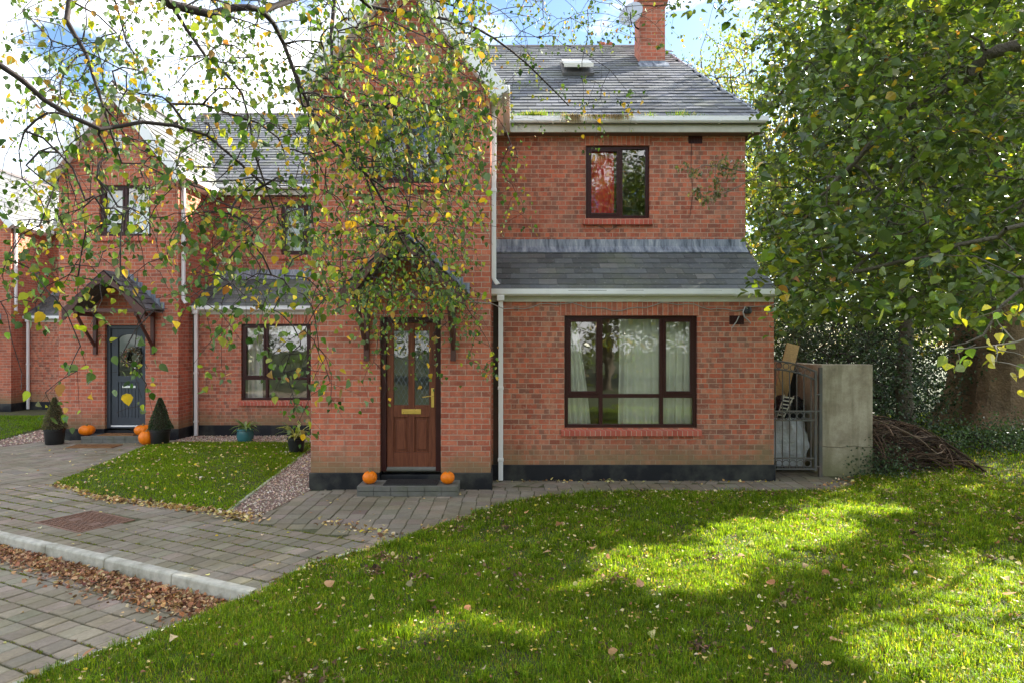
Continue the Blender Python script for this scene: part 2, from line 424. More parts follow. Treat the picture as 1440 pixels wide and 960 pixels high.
def spray(P, ids, nl, length, droop, size, cols, w, spread=.05, horiz=.5):
    """leaves along a terminal twig at each anchor"""
    end = np.array([P[i] for _, i in ids]); m = len(end)
    dr = RNG.normal(0, 1, (m, 3))*np.array([1, 1, .5]); dr[:, 2] -= droop; dr /= np.linalg.norm(dr, axis=1, keepdims=True)
    t = RNG.uniform(-.25, 1, (m, nl))
    pts = end[:, None]+dr[:, None]*(t*length)[:, :, None]+RNG.normal(0, spread, (m, nl, 3))
    pts = pts.reshape(-1, 3); n = len(pts)
    A = RNG.normal(0, horiz, (n, 3)); A[:, 2] = RNG.normal(-.8, .35, n)
    N = RNG.normal(0, 1, (n, 3)); N[:, 2] = np.abs(N[:, 2])*.9+.2
    S = RNG.uniform(size[0], size[1], n)*RNG.choice([1, .8, .6], n, p=[.6, .3, .1])
    return pts, A, N, S, palette(n, cols, w), end, dr

def twigs(end, dr, length, r=.0011):
    b = end+dr*length
    n = len(end); P = np.concatenate([end, b]); PA = np.concatenate([np.full(n, -1), np.arange(n)])
    return P, PA, np.concatenate([np.full(n, r), np.full(n, r*.7)])

def px(x, y, Y):   # a point at depth Y, from its place in the survey drawing
    return ((x-720)/960*Y, Y, 2.05+(480-y)/960*Y)

# ------------------------------------------------------------------ houses
def wall_grid(mb, axis, c0, c1, a0, a1, z0, z1, holes):
    """wall slab; axis 'x': spans x=a0..a1, y=c0..c1; axis 'y': spans y=a0..a1, x=c0..c1. holes (a0,a1,z0,z1)"""
    xs = sorted({a0, a1, *[h[0] for h in holes], *[h[1] for h in holes]}); zs = sorted({z0, z1, *[h[2] for h in holes], *[h[3] for h in holes]})
    def solid(i, j):
        if i < 0 or j < 0 or i >= len(xs)-1 or j >= len(zs)-1: return False
        mx = (xs[i]+xs[i+1])/2; mz = (zs[j]+zs[j+1])/2
        return not any(h[0] < mx < h[1] and h[2] < mz < h[3] for h in holes)
    def pt(a, c, z): return (a, c, z) if axis == 'x' else (c, a, z)
    for i in range(len(xs)-1):
        for j in range(len(zs)-1):
            if not solid(i, j): continue
            A, B, Z, Y = xs[i], xs[i+1], zs[j], zs[j+1]
            mb.add([pt(A,c0,Z),pt(B,c0,Z),pt(B,c0,Y),pt(A,c0,Y)], [(0,1,2,3)])
            mb.add([pt(A,c1,Z),pt(B,c1,Z),pt(B,c1,Y),pt(A,c1,Y)], [(3,2,1,0)])
            for (di, dj, q) in ((-1,0,(A,Z,A,Y)),(1,0,(B,Z,B,Y)),(0,-1,(A,Z,B,Z)),(0,1,(A,Y,B,Y))):
                if not solid(i+di, j+dj):
                    mb.add([pt(q[0],c0,q[1]),pt(q[2],c0,q[3]),pt(q[2],c1,q[3]),pt(q[0],c1,q[1])], [(0,1,2,3)])

def slates(mb, O, U, V, W, H, sw=.27, g=.205, clip=None, seed=0, tone=1.0, rel=1.0, green=0.):
    O, U, V = Vector(O), Vector(U).normalized(), Vector(V).normalized(); N = U.cross(V).normalized()
    if N.z < 0: N = -N
    rnd = random.Random(seed); rows = int(math.ceil(H/g))
    for r in range(rows):
        x = -(sw*.5 if r % 2 else 0)-rnd.uniform(0, .01)
        while x < W:
            a = max(x+.002, 0); b = min(x+sw-.002, W); x += sw*rnd.uniform(.985, 1.015)
            if b-a < .03: continue
            v0 = r*g-.02*(r == 0)+rnd.uniform(-.004, .004); v1 = min(v0+g+.03, H)
            if clip and not clip((a+b)/2, (v0+v1)/2): continue
            lo = (.017+rnd.uniform(0, .007))*rel; hi = .003; sk = rnd.uniform(-.002, .002)
            t = (.138+rnd.uniform(-.040, .042))*tone; c = (t*.96, t*(1.0+green), t*rnd.uniform(1.04, 1.17)*(1-green))
            if rnd.random() < .05: c = (t*1.3, t*1.32, t*1.25)
            p = [O+U*a+V*v0+N*lo, O+U*b+V*v0+N*(lo+sk), O+U*b+V*v1+N*hi, O+U*a+V*v1+N*hi]
            q = [O+U*a+V*v0+N*(lo-.013), O+U*b+V*v0+N*(lo-.013)]
            mb.add(p+q, [(0,1,2,3),(4,5,1,0),(4,0,3),(5,2,1)], c)

def window(house, dx, dy, x0, x1, z0, z1, yf, cols, trans, glass, sashes, sill=True, blind=False):
    """cols: fractions where mullions stand; trans: height of the transom or None"""
    X = lambda v: v+dx; Y = lambda v: v+dy
    g = .003; mb = MB(); y0, y1 = Y(yf+.045), Y(yf+.11)
    A, B = X(x0+g), X(x1-g)
    w = .05; mb.box(A, A+w, y0, y1, z0, z1); mb.box(B-w, B, y0, y1, z0, z1)
    mb.box(A+w, B-w, y0+.002, y1, z1-w, z1); mb.box(A+w, B-w, y0-.004, y1, z0, z0+w)
    ms = [A+w]+[A+(B-A)*c for c in cols]+[B-w]
    for m in ms[1:-1]: mb.box(m-.028, m+.028, y0+.001, y1, z0+w, z1-w)
    if trans:
        for i in range(len(ms)-1):
            l = ms[i]+(.028 if i else 0); r = ms[i+1]-(.028 if i < len(ms)-2 else 0)
            mb.box(l, r, y0+.003, y1, trans-.028, trans+.028)
    for i in sashes:
        l = ms[i]+(.028 if i else 0); r = ms[i+1]-(.028 if i < len(ms)-2 else 0)
        b = (trans+.028) if trans else z0+w; t_ = z1-w; s = .042; ys = y0-.010
        mb.box(l, l+s, ys, y0+.03, b, t_); mb.box(r-s, r, ys, y0+.03, b, t_)
        mb.box(l+s, r-s, ys+.002, y0+.03, b, b+s); mb.box(l+s, r-s, ys+.002, y0+.03, t_-s, t_)
    wo = mb.build('window', M['mahogany'], house, bevel=.004)
    gm = MB()
    gm.add([(A+.02, y0+.036, z0+.02), (B-.02, y0+.036, z0+.02), (B-.02, y0+.036, z1-.02), (A+.02, y0+.036, z1-.02)], [(0, 1, 2, 3)])
    gm.build('pane', glass, wo)
    if sill:
        s = MB(); s.prism([(A-.06, Y(yf-.055), z0-.115), (A-.06, Y(yf-.055), z0-.035), (A-.06, Y(yf+.05), z0-.004), (A-.06, Y(yf+.05), z0-.115)], (B-A+.12, 0, 0))
        s.build('sill', M['sillbrick'], wo, bevel=.004)
    if blind:
        b = MB(); b.box(A+.06, B-.06, y1+.03, y1+.05, z1-.26, z1-.03); b.build('blind', M['white'], wo)
    return wo

def room(house, dx, dy, x0, x1, y0, y1, z0, z1, mat=None):
    mb = MB(); e = .02
    x0 += dx; x1 += dx; y0 += dy; y1 += dy
    mb.box(x0-e, x0, y0, y1, z0, z1); mb.box(x1, x1+e, y0, y1, z0, z1); mb.box(x0, x1, y1, y1+e, z0, z1)
    mb.box(x0, x1, y0, y1, z0-e, z0); mb.box(x0, x1, y0, y1, z1, z1+e)
    return mb.build('room', mat or M['room'], house)

def drape(name, x0, x1, y, z0, z1, mat, label, cat='curtain', pinch=None, folds=9, group=None, seed=0):
    rnd = random.Random(seed); nz = 14; nx = folds*10; mb = MB(); vs = []; fs = []
    ph = [rnd.uniform(-.5, .5) for _ in range(folds+2)]
    for j in range(nz+1):
        t = j/nz; z = z1+(z0-z1)*t
        a, b = x0, x1
        if pinch: b = x0+(x1-x0)*(pinch+(1-pinch)*(t**.8))
        for i in range(nx+1):
            s = i/nx; k = s*folds
            amp = .035*(.6+.4*t)*(1+.4*ph[int(k)])
            yy = y+amp*math.sin(2*math.pi*k+ph[0])+.01*math.sin(7*k+3*t)
            vs.append((a+(b-a)*s+.008*math.sin(5*t+k), yy, z+.004*math.sin(k*6)))
    for j in range(nz):
        for i in range(nx):
            fs.append((j*(nx+1)+i, j*(nx+1)+i+1, (j+1)*(nx+1)+i+1, (j+1)*(nx+1)+i))
    mb.add(vs, fs); o = mb.build(name, mat, None, smooth=True, fix=False)
    return tag(o, label, cat, group)

RZ, RY = 8.92, 16.0            # ridge
EY, EZ = 11.08, 5.62           # main eave
def make_house(dx, dy, label, hip, door_kind, detail=True, up=0.0):
    H = empty('brick_house', (-1.55+dx, 9.5+dy, 0), label, 'house', 'red brick terraced houses')
    X = lambda v: v+dx; Y = lambda v: v+dy
    xl, xm, xr = -2.8, -.3, 3.875
    # walls ------------------------------------------------------------
    mb = MB()
    wall_grid(mb, 'x', Y(9.5), Y(9.75), X(xl), X(xm), .23, 5.55, [(X(-1.84), X(-.99), .23, 2.39), (X(-1.96), X(-.88), 4.25, 5.31)])
    mb.prism([(X(xl), Y(9.5), 5.55), (X(xm), Y(9.5), 5.55), (X(xm), Y(9.5), 5.60), (X(-1.55), Y(9.5), 7.2), (X(xl), Y(9.5), 5.60)], (0, .25, 0))
    wall_grid(mb, 'y', X(xm-.25), X(xm), Y(9.75), Y(11.8), .23, 5.55, [])
    mb.build('bay_wall', M['brick'], H)
    mb = MB()
    wall_grid(mb, 'x', Y(10.1), Y(10.35), X(xm), X(xr), .23, 2.72, [(X(.775), X(2.745), .776, 2.43)])
    mb.build('ground_floor_wall', M['brick_mottled'], H)
    mb = MB()
    wall_grid(mb, 'x', Y(11.34), Y(11.59), X(xm), X(xr), 2.9, 5.47, [(X(1.225), X(2.285), 4.09, 5.30)])
    mb.build('upper_wall', M['brick_mottled'], H)
    mb = MB()
    mb.prism([(X(xr-.25), Y(10.35), .23), (X(xr-.25), Y(10.35), 2.74), (X(xr-.25), Y(11.59), 3.40), (X(xr-.25), Y(11.59), .23)], (.25, 0, 0))
    wall_grid(mb, 'y', X(xr-.25), X(xr), Y(11.592), Y(20.6), .23, 5.47, [])
    wall_grid(mb, 'y', X(xl), X(xl+.25), Y(9.75), Y(20.6), .23, 5.47, [])
    if hip: mb.prism([(X(xl), Y(11.3), 5.47), (X(xl), Y(16), 8.6), (X(xl), Y(20.7), 5.47)], (.25, 0, 0))
    else:
        for q in (xl, xr-.25): mb.prism([(X(q), Y(11.3), 5.47), (X(q), Y(16), 8.6), (X(q), Y(20.7), 5.47)], (.25, 0, 0))
    wall_grid(mb, 'x', Y(20.6), Y(20.85), X(xl), X(xr), .23, 5.47, [])
    mb.build('side_wall', M['brick'], H)
    # plinth
    mb = MB()
    mb.box(X(xl-.02), X(-1.84), Y(9.475), Y(9.74), -.05, .23); mb.box(X(-.99), X(xm+.02), Y(9.475), Y(9.74), -.05, .23)
    mb.box(X(-1.84), X(-.99), Y(9.56), Y(9.74), -.05, .19)
    mb.box(X(xm-.2), X(xm+.02), Y(9.74), Y(10.08), -.05, .23)
    mb.box(X(xm), X(xr+.02), Y(10.08), Y(10.33), -.05, .235)
    mb.box(X(xr-.2), X(xr+.02), Y(10.33), Y(20.8), -.05, .235)
    mb.box(X(xl-.02), X(xl+.2), Y(9.74), Y(20.8), -.05, .235)
    mb.build('plinth', M['tar'], H, bevel=.008)
    # soldier lintels
    for q in ((.70, 2.82, 10.097, 2.432, 2.652), (1.19, 2.32, 11.337, 5.302, 5.454), (-2.03, -.81, 9.497, 5.312, 5.53)):
        mb = MB(); mb.box(X(q[0]), X(q[1]), Y(q[2]), Y(q[2]+.02), q[3], q[4]); mb.build('lintel', M['soldier'], H)
    mb = MB(); mb.box(X(xm+.022), X(xm+.10), Y(10.094), Y(10.1), .236, 2.63); mb.build('dark_strip', M['dark_brick'], H)  # near-black strip laid over the brick in the corner
    # floors / rooms
    room(H, dx, dy, .2, 3.5, 10.42, 14.2, .3, 2.6); room(H, dx, dy, .2, 3.5, 11.62, 15, 3.1, 5.42)
    room(H, dx, dy, -2.5, -.6, 9.80, 12.2, .2, 2.6); room(H, dx, dy, -2.5, -.6, 9.80, 12.2, 3.1, 5.45)
    # main roof ---------------------------------------------------------
    x0, x1 = xl-.02, (4.14 if hip else xr+.05); rx1 = 3.45 if hip else x1
    sl = math.hypot(RY-EY, RZ-EZ); deck = .03
    rf = MB()
    dz = .05
    rf.add([(X(x0),Y(EY),EZ-dz),(X(x1),Y(EY),EZ-dz),(X(rx1),Y(RY),RZ-dz),(X(x0),Y(RY),RZ-dz),(X(x0),Y(2*RY-EY),EZ-dz),(X(x1),Y(2*RY-EY),EZ-dz),
            ], [(0,1,2,3),(3,2,5,4)]+([(1,5,2)] if hip else []), (.1,.1,.11))
    slope = (x1-rx1)/sl
    slates(rf, (X(x0), Y(EY-.04), EZ), (1,0,0), (0, RY-EY, RZ-EZ), x1-x0, sl, clip=lambda a, v: a < (x1-x0)-slope*v+.02, seed=int(dx*10))
    slates(rf, (X(x0), Y(2*RY-EY+.04), EZ), (1,0,0), (0, EY-RY, RZ-EZ), x1-x0, sl, clip=lambda a, v: a < (x1-x0)-slope*v+.02, seed=int(dx*10)+1)
    if hip:
        hh = math.hypot(x1-rx1, RZ-EZ); wd = 2*(RY-EY)
        slates(rf, (X(x1), Y(EY), EZ), (0,1,0), (rx1-x1, 0, RZ-EZ), wd, hh, sw=.2, clip=lambda a, v: v/hh*wd/2+.10 < a < wd-v/hh*wd/2-.10, seed=5)
    # bay roof
    bx, bz, ax, az = xm+.24, 5.50, -1.55, 7.38
    bl = math.hypot(bx-ax, az-bz); yb0, yb1 = 9.28, 14.3
    rf.add([(X(bx),Y(yb0),bz-.03),(X(bx),Y(yb1),bz-.03),(X(ax),Y(yb1),az-.03),(X(ax),Y(yb0),az-.03),(X(2*ax-bx),Y(yb0),bz-.03),(X(2*ax-bx),Y(yb1),bz-.03)], [(0,1,2,3),(3,2,5,4)], (.1,.1,.11))
    slates(rf, (X(bx), Y(yb0), bz), (0,1,0), (ax-bx, 0, az-bz), yb1-yb0, bl, seed=9)
    slates(rf, (X(2*ax-bx), Y(yb0), bz), (0,1,0), (bx-ax, 0, az-bz), yb1-yb0, bl, seed=10)
    roof = rf.build('roof', M['slate'], H, fix=False)
    rt = MB(); n = int((rx1-x0)/.45)
    for i in range(n+1):
        a = X(x0)+i*(rx1-x0)/(n+1); b = a+(rx1-x0)/(n+1)-.008
        rt.prism([(a, Y(RY-.11), RZ-.02), (a, Y(RY), RZ+.075), (a, Y(RY+.11), RZ-.02)], (b-a, 0, 0))
    rt.build('ridge_tile', M['ridge'], roof, bevel=.006); rt = MB()
    for i in range(10):
        a = Y(yb0)+i*.48
        rt.prism([(X(ax-.11), a, az-.06), (X(ax), a, az+.06), (X(ax+.11), a, az-.06)], (0, .472, 0))
    rt.build('ridge_tile', M['ridge'], roof, bevel=.006)
    if hip:   # mitred hip cap
        hb = MB(); hb.tube([(X(4.14), Y(EY), EZ+.02), (X(3.45), Y(RY), RZ+.02)], .028, 6); hb.tube([(X(4.14), Y(2*RY-EY), EZ+.02), (X(3.45), Y(RY), RZ+.02)], .028, 6)
        hb.build('hip_cap', M['lead'], roof)
    # upper gutter + fascia (front)
    ex = x1 if hip else xr-.0
    f = MB(); f.box(X(xm-.02), X(ex-.02), Y(11.12), Y(11.15), 5.455, 5.60); f.build('fascia', M['cream'], H, bevel=.003)
    f = MB(); f.box(X(xm), X(ex-.02), Y(11.152), Y(11.338), 5.455, 5.47); f.build('soffit', M['soffit'], H)
    def gutter(xa, xb, y, ztop, sub=H):
        g = MB(); o = [(0,0),(0,-.075),(.025,-.10),(.085,-.10),(.11,-.075),(.11,0)]; i_ = [(.104,0),(.104,-.07),(.082,-.093),(.028,-.093),(.006,-.07),(.006,0)]
        g.prism([(xa, y+p, ztop+q) for p, q in o+i_], (xb-xa, 0, 0))
        k = xa+.9
        while k < xb-.3:
            g.prism([(k, y-.006+p*1.1, ztop-.002+q*1.07) for p, q in o], (.03, 0, 0)); k += 1.35
        for e in (xa-.004, xb): g.prism([(e, y+p, ztop+q) for p, q in o], (.004, 0, 0))
        return g.build('gutter', M['white'], sub)
    gutter(X(xm+.05), X(ex), Y(11.005), 5.685)
    # bay eave return: short gutter along the right side, boxed end, bargeboards
    b = MB(); b.box(X(xm+.14), X(xm+.17), Y(9.30), Y(11.0), 5.36, 5.52); b.box(X(xm), X(xm+.138), Y(9.30), Y(11.0), 5.36, 5.375)
    b.box(X(xm+.172), X(xm+.27), Y(9.27), Y(11.0), 5.42, 5.53); b.box(X(xm-.02), X(xm+.138), Y(9.27), Y(9.299), 5.37, 5.58)
    b.build('eave_box', M['white'], H, bevel=.004)
    b = MB(); b.box(X(xl-.17), X(xl-.14), Y(9.30), Y(11.0), 5.36, 5.52); b.box(X(xl-.138), X(xl), Y(9.30), Y(11.0), 5.36, 5.375)
    b.box(X(xl-.138), X(xl+.02), Y(9.27), Y(9.299), 5.37, 5.58); b.build('eave_box', M['white'], H, bevel=.004)
    sn = (az-bz)/bl; cs = (bx-ax)/bl
    for sgn in (1, -1):
        bb = MB(); wd = .21
        P0 = Vector((X(ax+sgn*(bx-ax+.02)), Y(9.24), bz-.035)); P1 = Vector((X(ax+sgn*.0015), Y(9.24), az-.012)); dn = Vector((-sgn*sn, 0, -cs))*wd
        e0 = P0+dn; e1 = Vector((P1.x, P1.y, P1.z-wd/cs))
        bb.prism([P0, P1, e1, e0], (0, .03, 0))
        bb.build('bargeboard', M['white'], H, bevel=.003)
        so = MB(); q0 = P0+dn; q0.y += .031; q1 = e1.copy(); q1.y += .031
        so.prism([q0+Vector((0,0,.02)), q1+Vector((0,0,.02)), q1+Vector((0,0,.035)), q0+Vector((0,0,.035))], (0, .23, 0)); so.build('soffit', M['white'], H)
    # slit window in the gable
    w = MB(); w.box(X(-1.62), X(-1.48), Y(9.485), Y(9.5), 5.96, 6.36); w.box(X(-1.60), X(-1.50), Y(9.47), Y(9.484), 5.98, 6.34); w.build('gable_vent', M['white'], H)
    # lean-to roof
    lz0, lz1, ly0, ly1 = 2.79, 3.58, 9.98, 11.34; ll = math.hypot(ly1-ly0, lz1-lz0)
    lr = MB(); lx0, lx1 = xm+.005, 3.885
    lr.add([(X(lx0),Y(ly0),lz0-.03),(X(lx1),Y(ly0),lz0-.03),(X(lx1),Y(ly1-.005),lz1-.03),(X(lx0),Y(ly1-.005),lz1-.03)], [(0,1,2,3)], (.1,.1,.11))
    slates(lr, (X(lx0), Y(ly0), lz0), (1,0,0), (0, ly1-ly0, lz1-lz0), lx1-lx0, ll-.02, sw=.28, g=.195, seed=21, tone=.80, rel=.62, green=.05)
    lr = lr.build('lean_to_roof', M['slate'], H, fix=False)
    fl = MB(); seg = 6
    for i in range(seg):
        a = X(lx0)+i*(xr-lx0)/seg; b_ = a+(xr-lx0)/seg-.002
        y_ = Y(11.31)-.003*(i % 2)
        fl.prism([(a, Y(11.339), 3.74), (a, y_+.018, 3.74), (a, y_, 3.62), (a, Y(11.16), 3.512-.003*(i % 2)), (a, Y(11.16), 3.50), (a, Y(11.339), 3.58)], (b_-a, 0, 0))
    fl.build('flashing', M['lead'], lr)
    f = MB(); f.box(X(xm+.002), X(3.86), Y(10.075), Y(10.098), 2.63, 2.78); f.build('fascia', M['cream'], H, bevel=.003)
    gutter(X(xm+.01 if not hip else xm-.03), X(3.875), Y(9.955 if hip else 9.955), 2.815)
    # right verge of the lean-to
    v = MB(); v.prism([(X(3.865), Y(10.0), 2.66), (X(3.865), Y(10.0), 2.77), (X(3.865), Y(11.33), 3.55), (X(3.865), Y(11.33), 3.42)], (.03, 0, 0)); v.build('verge', M['cream'], H)
    # downpipes
    d = MB(); d.box(X(xm+.012), X(xm+.077), Y(9.60), Y(9.665), 2.93, 5.40)
    d.box(X(xm+.004), X(xm+.085), Y(9.592), Y(9.673), 4.15, 4.20); d.box(X(xm+.004), X(xm+.085), Y(9.592), Y(9.673), 5.28, 5.34)
    d.prism([(X(xm+.012), Y(9.60), 2.929), (X(xm+.077), Y(9.60), 2.929), (X(xm+.13), Y(9.60), 2.86), (X(xm+.07), Y(9.60), 2.84)], (0, .065, 0))
    d.build('downpipe', M['white'], H, bevel=.006)
    d = MB(); px0 = xm+.10
    d.box(X(px0), X(px0+.068), Y(9.985), Y(10.05), .02, 2.70); d.box(X(px0-.02), X(px0+.088), Y(9.955), Y(10.06), 2.64, 2.72)
    for z in (.30, 1.35): d.box(X(px0-.008), X(px0+.076), Y(9.977), Y(10.058), z, z+.045)
    d.build('downpipe', M['white'], H, bevel=.006)
    # dark corner strip behind the pipe
    # windows
    gU = M['glass_up']
    window(H, dx, dy, .78, 2.74, .776, 2.43, 10.1, [.275, .735], 1.245, M['glass'], [0, 2])
    window(H, dx, dy, 1.23, 2.28, 4.095, 5.30, 11.34, [.56], None, gU, [0])
    window(H, dx, dy, -1.955, -.885, 4.255, 5.31, 9.5, [.5], None, gU, [0], sill=True)
    # air bricks
    a = MB(); a.box(X(2.93), X(3.16), Y(11.335), Y(11.345), 5.33, 5.46)
    for i in range(5): a.box(X(2.94+.045*i), X(2.965+.045*i), Y(11.33), Y(11.334), 5.34, 5.45)
    a.build('air_brick', M['mahogany'], H)
    a = MB(); a.box(X(3.215), X(3.43), Y(10.093), Y(10.103), 2.30, 2.43)
    for i in range(5):
        for j in range(3): a.box(X(3.222+.042*i), X(3.246+.042*i), Y(10.088), Y(10.0925), 2.308+.041*j, 2.335+.041*j)
    a.build('air_brick', M['mahogany'], H)
    # door -------------------------------------------------------------
    x0d, x1d, zb, zt = X(-1.837), X(-.993), .235, 2.387; yd = Y(9.5)
    fr = MB(); fr.box(x0d, x0d+.075, yd+.07, yd+.17, zb, zt); fr.box(x1d-.075, x1d, yd+.07, yd+.17, zb, zt); fr.box(x0d+.075, x1d-.075, yd+.072, yd+.17, zt-.07, zt)
    if door_kind == 'wood':
        frame = fr.build('door_frame', M['mahogany'], H, bevel=.004)
        a, b = x0d+.078, x1d-.078; m = (a+b)/2; s = .095; yA, yB = yd+.10, yd+.145
        dr = MB(); dr.box(a, a+s, yA, yB, zb+.05, zt-.073); dr.box(b-s, b, yA, yB, zb+.05, zt-.073)
        dr.box(m-.045, m+.045, yA+.001, yB, zb+.26, zt-.19)
        dr.box(a+s, b-s, yA+.002, yB, zb+.05, zb+.26); dr.box(a+s, b-s, yA+.002, yB, zt-.19, zt-.073)
        dr.box(a+s, m-.045, yA+.003, yB, .99, 1.16); dr.box(m+.045, b-s, yA+.003, yB, .99, 1.16)
        for l, r in ((a+s, m-.045), (m+.045, b-s)):
            dr.box(l, r, yA+.025, yB-.004, zb+.26, .99)
            dr.prism([(l+.035, yA+.025, zb+.30), (r-.035, yA+.025, zb+.30), (r-.035, yA+.025, .95), (l+.035, yA+.025, .95)], (0, -.016, 0))
        door = dr.build('door', M['door_wood'], H, bevel=.006)
        for l, r in ((a+s, m-.045), (m+.045, b-s)):
            g = MB(); g.add([(l, yA+.03, 1.16), (r, yA+.03, 1.16), (r, yA+.03, zt-.19), (l, yA+.03, zt-.19)], [(0,1,2,3)]); g.build('pane', M['glass'], door)
            ld = MB(); w_ = r-l; hh = zt-.19-1.16; n = 3; st = w_/n; k = -12
            tz = 1.75
            while k < 12:
                for sg in (1, -1):
                    # line x = l + t, z = z0 + sg*tz*(t) clipped
                    z0_ = 1.16+k*st*tz; p = []
                    t0, t1 = 0., w_
                    za = z0_ if sg == 1 else z0_+0; zb_ = za+sg*tz*w_
                    lo, hi = 1.162, zt-.192
                    def cl(z): return (z-za)/(sg*tz)
                    ta, tb = sorted((cl(lo), cl(hi))); t0 = max(t0, ta); t1 = min(t1, tb)
                    if t1-t0 > .01:
                        ld.tube([(l+t0, yA+.024-.002*(sg > 0), za+sg*tz*t0), (l+t1, yA+.024-.002*(sg > 0), za+sg*tz*t1)], .0022, 4)
                k += 1
            ld.build('lead_lattice', M['lead'], door)
        lb = MB(); lb.box(m-.135, m+.135, yA-.008, yA-.001, 1.035, 1.105); lb.box(m-.11, m+.11, yA-.013, yA-.009, 1.05, 1.09); lb.build('letter_plate', M['brass'], door, bevel=.002)
        hd = MB(); hx = b-.045; hd.box(hx-.02, hx+.02, yA-.009, yA-.001, 1.13, 1.40); hd.tube([(hx, yA-.01, 1.29), (hx, yA-.055, 1.29), (hx-.02, yA-.058, 1.29), (hx-.135, yA-.055, 1.275)], .010, 8)
        hd.build('handle', M['brass'], door, bevel=.0015)
        sl_ = MB(); sl_.prism([(a, yA-.03, zb+.012), (a, yA-.03, zb+.03), (a, yA-.002, zb+.06), (a, yA-.002, zb+.012)], (b-a, 0, 0)); sl_.build('weather_bar', M['step'], door)
    else:
        fr.box(x0d+.075, x1d-.075, yd+.072, yd+.17, zb, zb+.03)
        frame = fr.build('door_frame', M['door_grey'], H, bevel=.004)
        a, b = x0d+.078, x1d-.078; yA, yB = yd+.10, yd+.145; m = (a+b)/2
        gl, gr, gb, gt = a+.14, b-.05, 1.33, 2.10
        dr = MB()
        dr.box(a, gl, yA, yB, zb+.06, zt-.073); dr.box(gr, b, yA, yB, zb+.06, zt-.073)
        dr.box(gl, gr, yA+.001, yB, 1.20, gb); dr.box(gl, gr, yA+.001, yB, gt+.10, zt-.073); dr.box(gl, gr, yA+.001, yB, zb+.06, zb+.22)
        n = 7
        for i in range(n):
            l = gl+(gr-gl)*i/n; dr.box(l+.006, l+(gr-gl)/n-.001, yA+.012, yB, zb+.22, 1.20)
        # arched head
        cx = (gl+gr)/2; hw = (gr-gl)/2
        arc = [(cx+hw*math.cos(t_), gt+.0+.10*math.sin(t_)) for t_ in [math.pi*k/10 for k in range(11)]]
        for k in range(10):
            (xa, za), (xb, zb2) = arc[k], arc[k+1]
            dr.prism([(xa, yA+.001, za), (xb, yA+.001, zb2), (xb, yA+.001, gt+.10), (xa, yA+.001, gt+.10)], (0, .04, 0)) if min(za, zb2) < gt+.099 else None
        door = dr.build('door', M['door_grey'], H, bevel=.004)
        g = MB(); g.add([(gl, yA+.03, gb), (gr, yA+.03, gb), (gr, yA+.03, gt+.1), (gl, yA+.03, gt+.1)], [(0,1,2,3)]); g.build('pane', M['glass'], door)
        wb = MB(); wb.box(a, b, yA-.02, yA-.001, zb+.031, zb+.058); wb.build('threshold', M['white'], door)
        lb = MB(); lb.box(m-.11, m+.17, yA-.008, yA-.001, 1.08, 1.125); lb.build('letter_plate', M['steel'], door, bevel=.002)
    # door canopy ------------------------------------------------------
    cx = -1.415; hw = .80; pz, ez = 3.46, 2.70; cy0 = 8.75
    cl_ = math.hypot(hw, pz-ez); can = MB()
    for sg in (1, -1):
        can.prism([(X(cx+sg*hw), Y(cy0+.03), ez-.03), (X(cx), Y(cy0+.03), pz-.03), (X(cx), Y(cy0+.03), pz-.055), (X(cx+sg*hw), Y(cy0+.03), ez-.055)], (0, 9.497-cy0-.03, 0), (.1, .1, .11))
        slates(can, (X(cx+sg*hw), Y(cy0), ez), (0,1,0), (-sg*hw, 0, pz-ez), 9.495-cy0, cl_, sw=.22, g=.16, seed=33, tone=.8)
    canopy = can.build('canopy', M['slate'], H, fix=False)
    for sg in (1, -1):   # shaped bargeboard
        bb = MB(); top = []; bot = []
        for k in range(13):
            t_ = k/12; x_ = cx+sg*(hw+.02)*(1-t_)+sg*.0015; z_ = ez-.02+(pz-ez)*t_
            dpt = .15+.05*math.sin(t_*math.pi*2.2+.4)+(.05 if t_ < .12 else 0)
            top.append((X(x_), Y(cy0-.02), z_-.01)); bot.append((X(x_), Y(cy0-.02), z_-.01-dpt))
        for k in range(12): bb.prism([top[k], top[k+1], bot[k+1], bot[k]], (0, .035, 0))
        bb.build('bargeboard', M['barge'], canopy)
        br = MB(); bxx = X(cx+sg*.60)
        br.box(bxx-.035, bxx+.035, Y(9.43), Y(9.497), 1.78, 2.66); br.box(bxx-.034, bxx+.034, Y(cy0+.06), Y(9.429), 2.56, 2.64)
        br.tube([(bxx, Y(9.45), 1.95), (bxx, Y(9.28), 2.12), (bxx, Y(9.02), 2.38), (bxx, Y(8.86), 2.57)], .034, 6)
        br.build('bracket', M['barge'], canopy)
    tb = MB(); tb.box(X(cx-.66), X(cx+.66), Y(cy0+.02), Y(cy0+.07), 2.63, 2.70); tb.build('tie_beam', M['barge'], canopy)
    fb = MB()   # stepped lead on the wall above the canopy
    for sg in (1, -1):
        for k in range(9):
            t_ = k/9; xa = cx+sg*(hw+.03)*(1-t_); xb = cx+sg*(hw+.03)*(1-(k+1)/9); zt_ = ez+(pz-ez)*(k+1)/9+.075
            z0_ = ez+(pz-ez)*t_-.02
            l, r = min(xa, xb), max(xa, xb)
            fb.box(X(l)+.001, X(r)-.001, Y(9.488), Y(9.4985), z0_, zt_)
    fb.build('flashing', M['lead'], canopy)
    # step
    st = MB(); st.box(X(-2.06), X(-.72), Y(9.07), Y(9.473), -.05, .135); st.build('doorstep', M['step'], H, bevel=.008)
    st2 = MB()
    for i in range(6): st2.box(X(-2.06)+i*.2245+.003, X(-2.06)+(i+1)*.2245-.003, Y(9.055), Y(9.069), .0, .062)
    for i in range(6): st2.box(X(-2.06)+i*.2245+.003, X(-2.06)+(i+1)*.2245-.003, Y(9.055), Y(9.069), .070, .132)
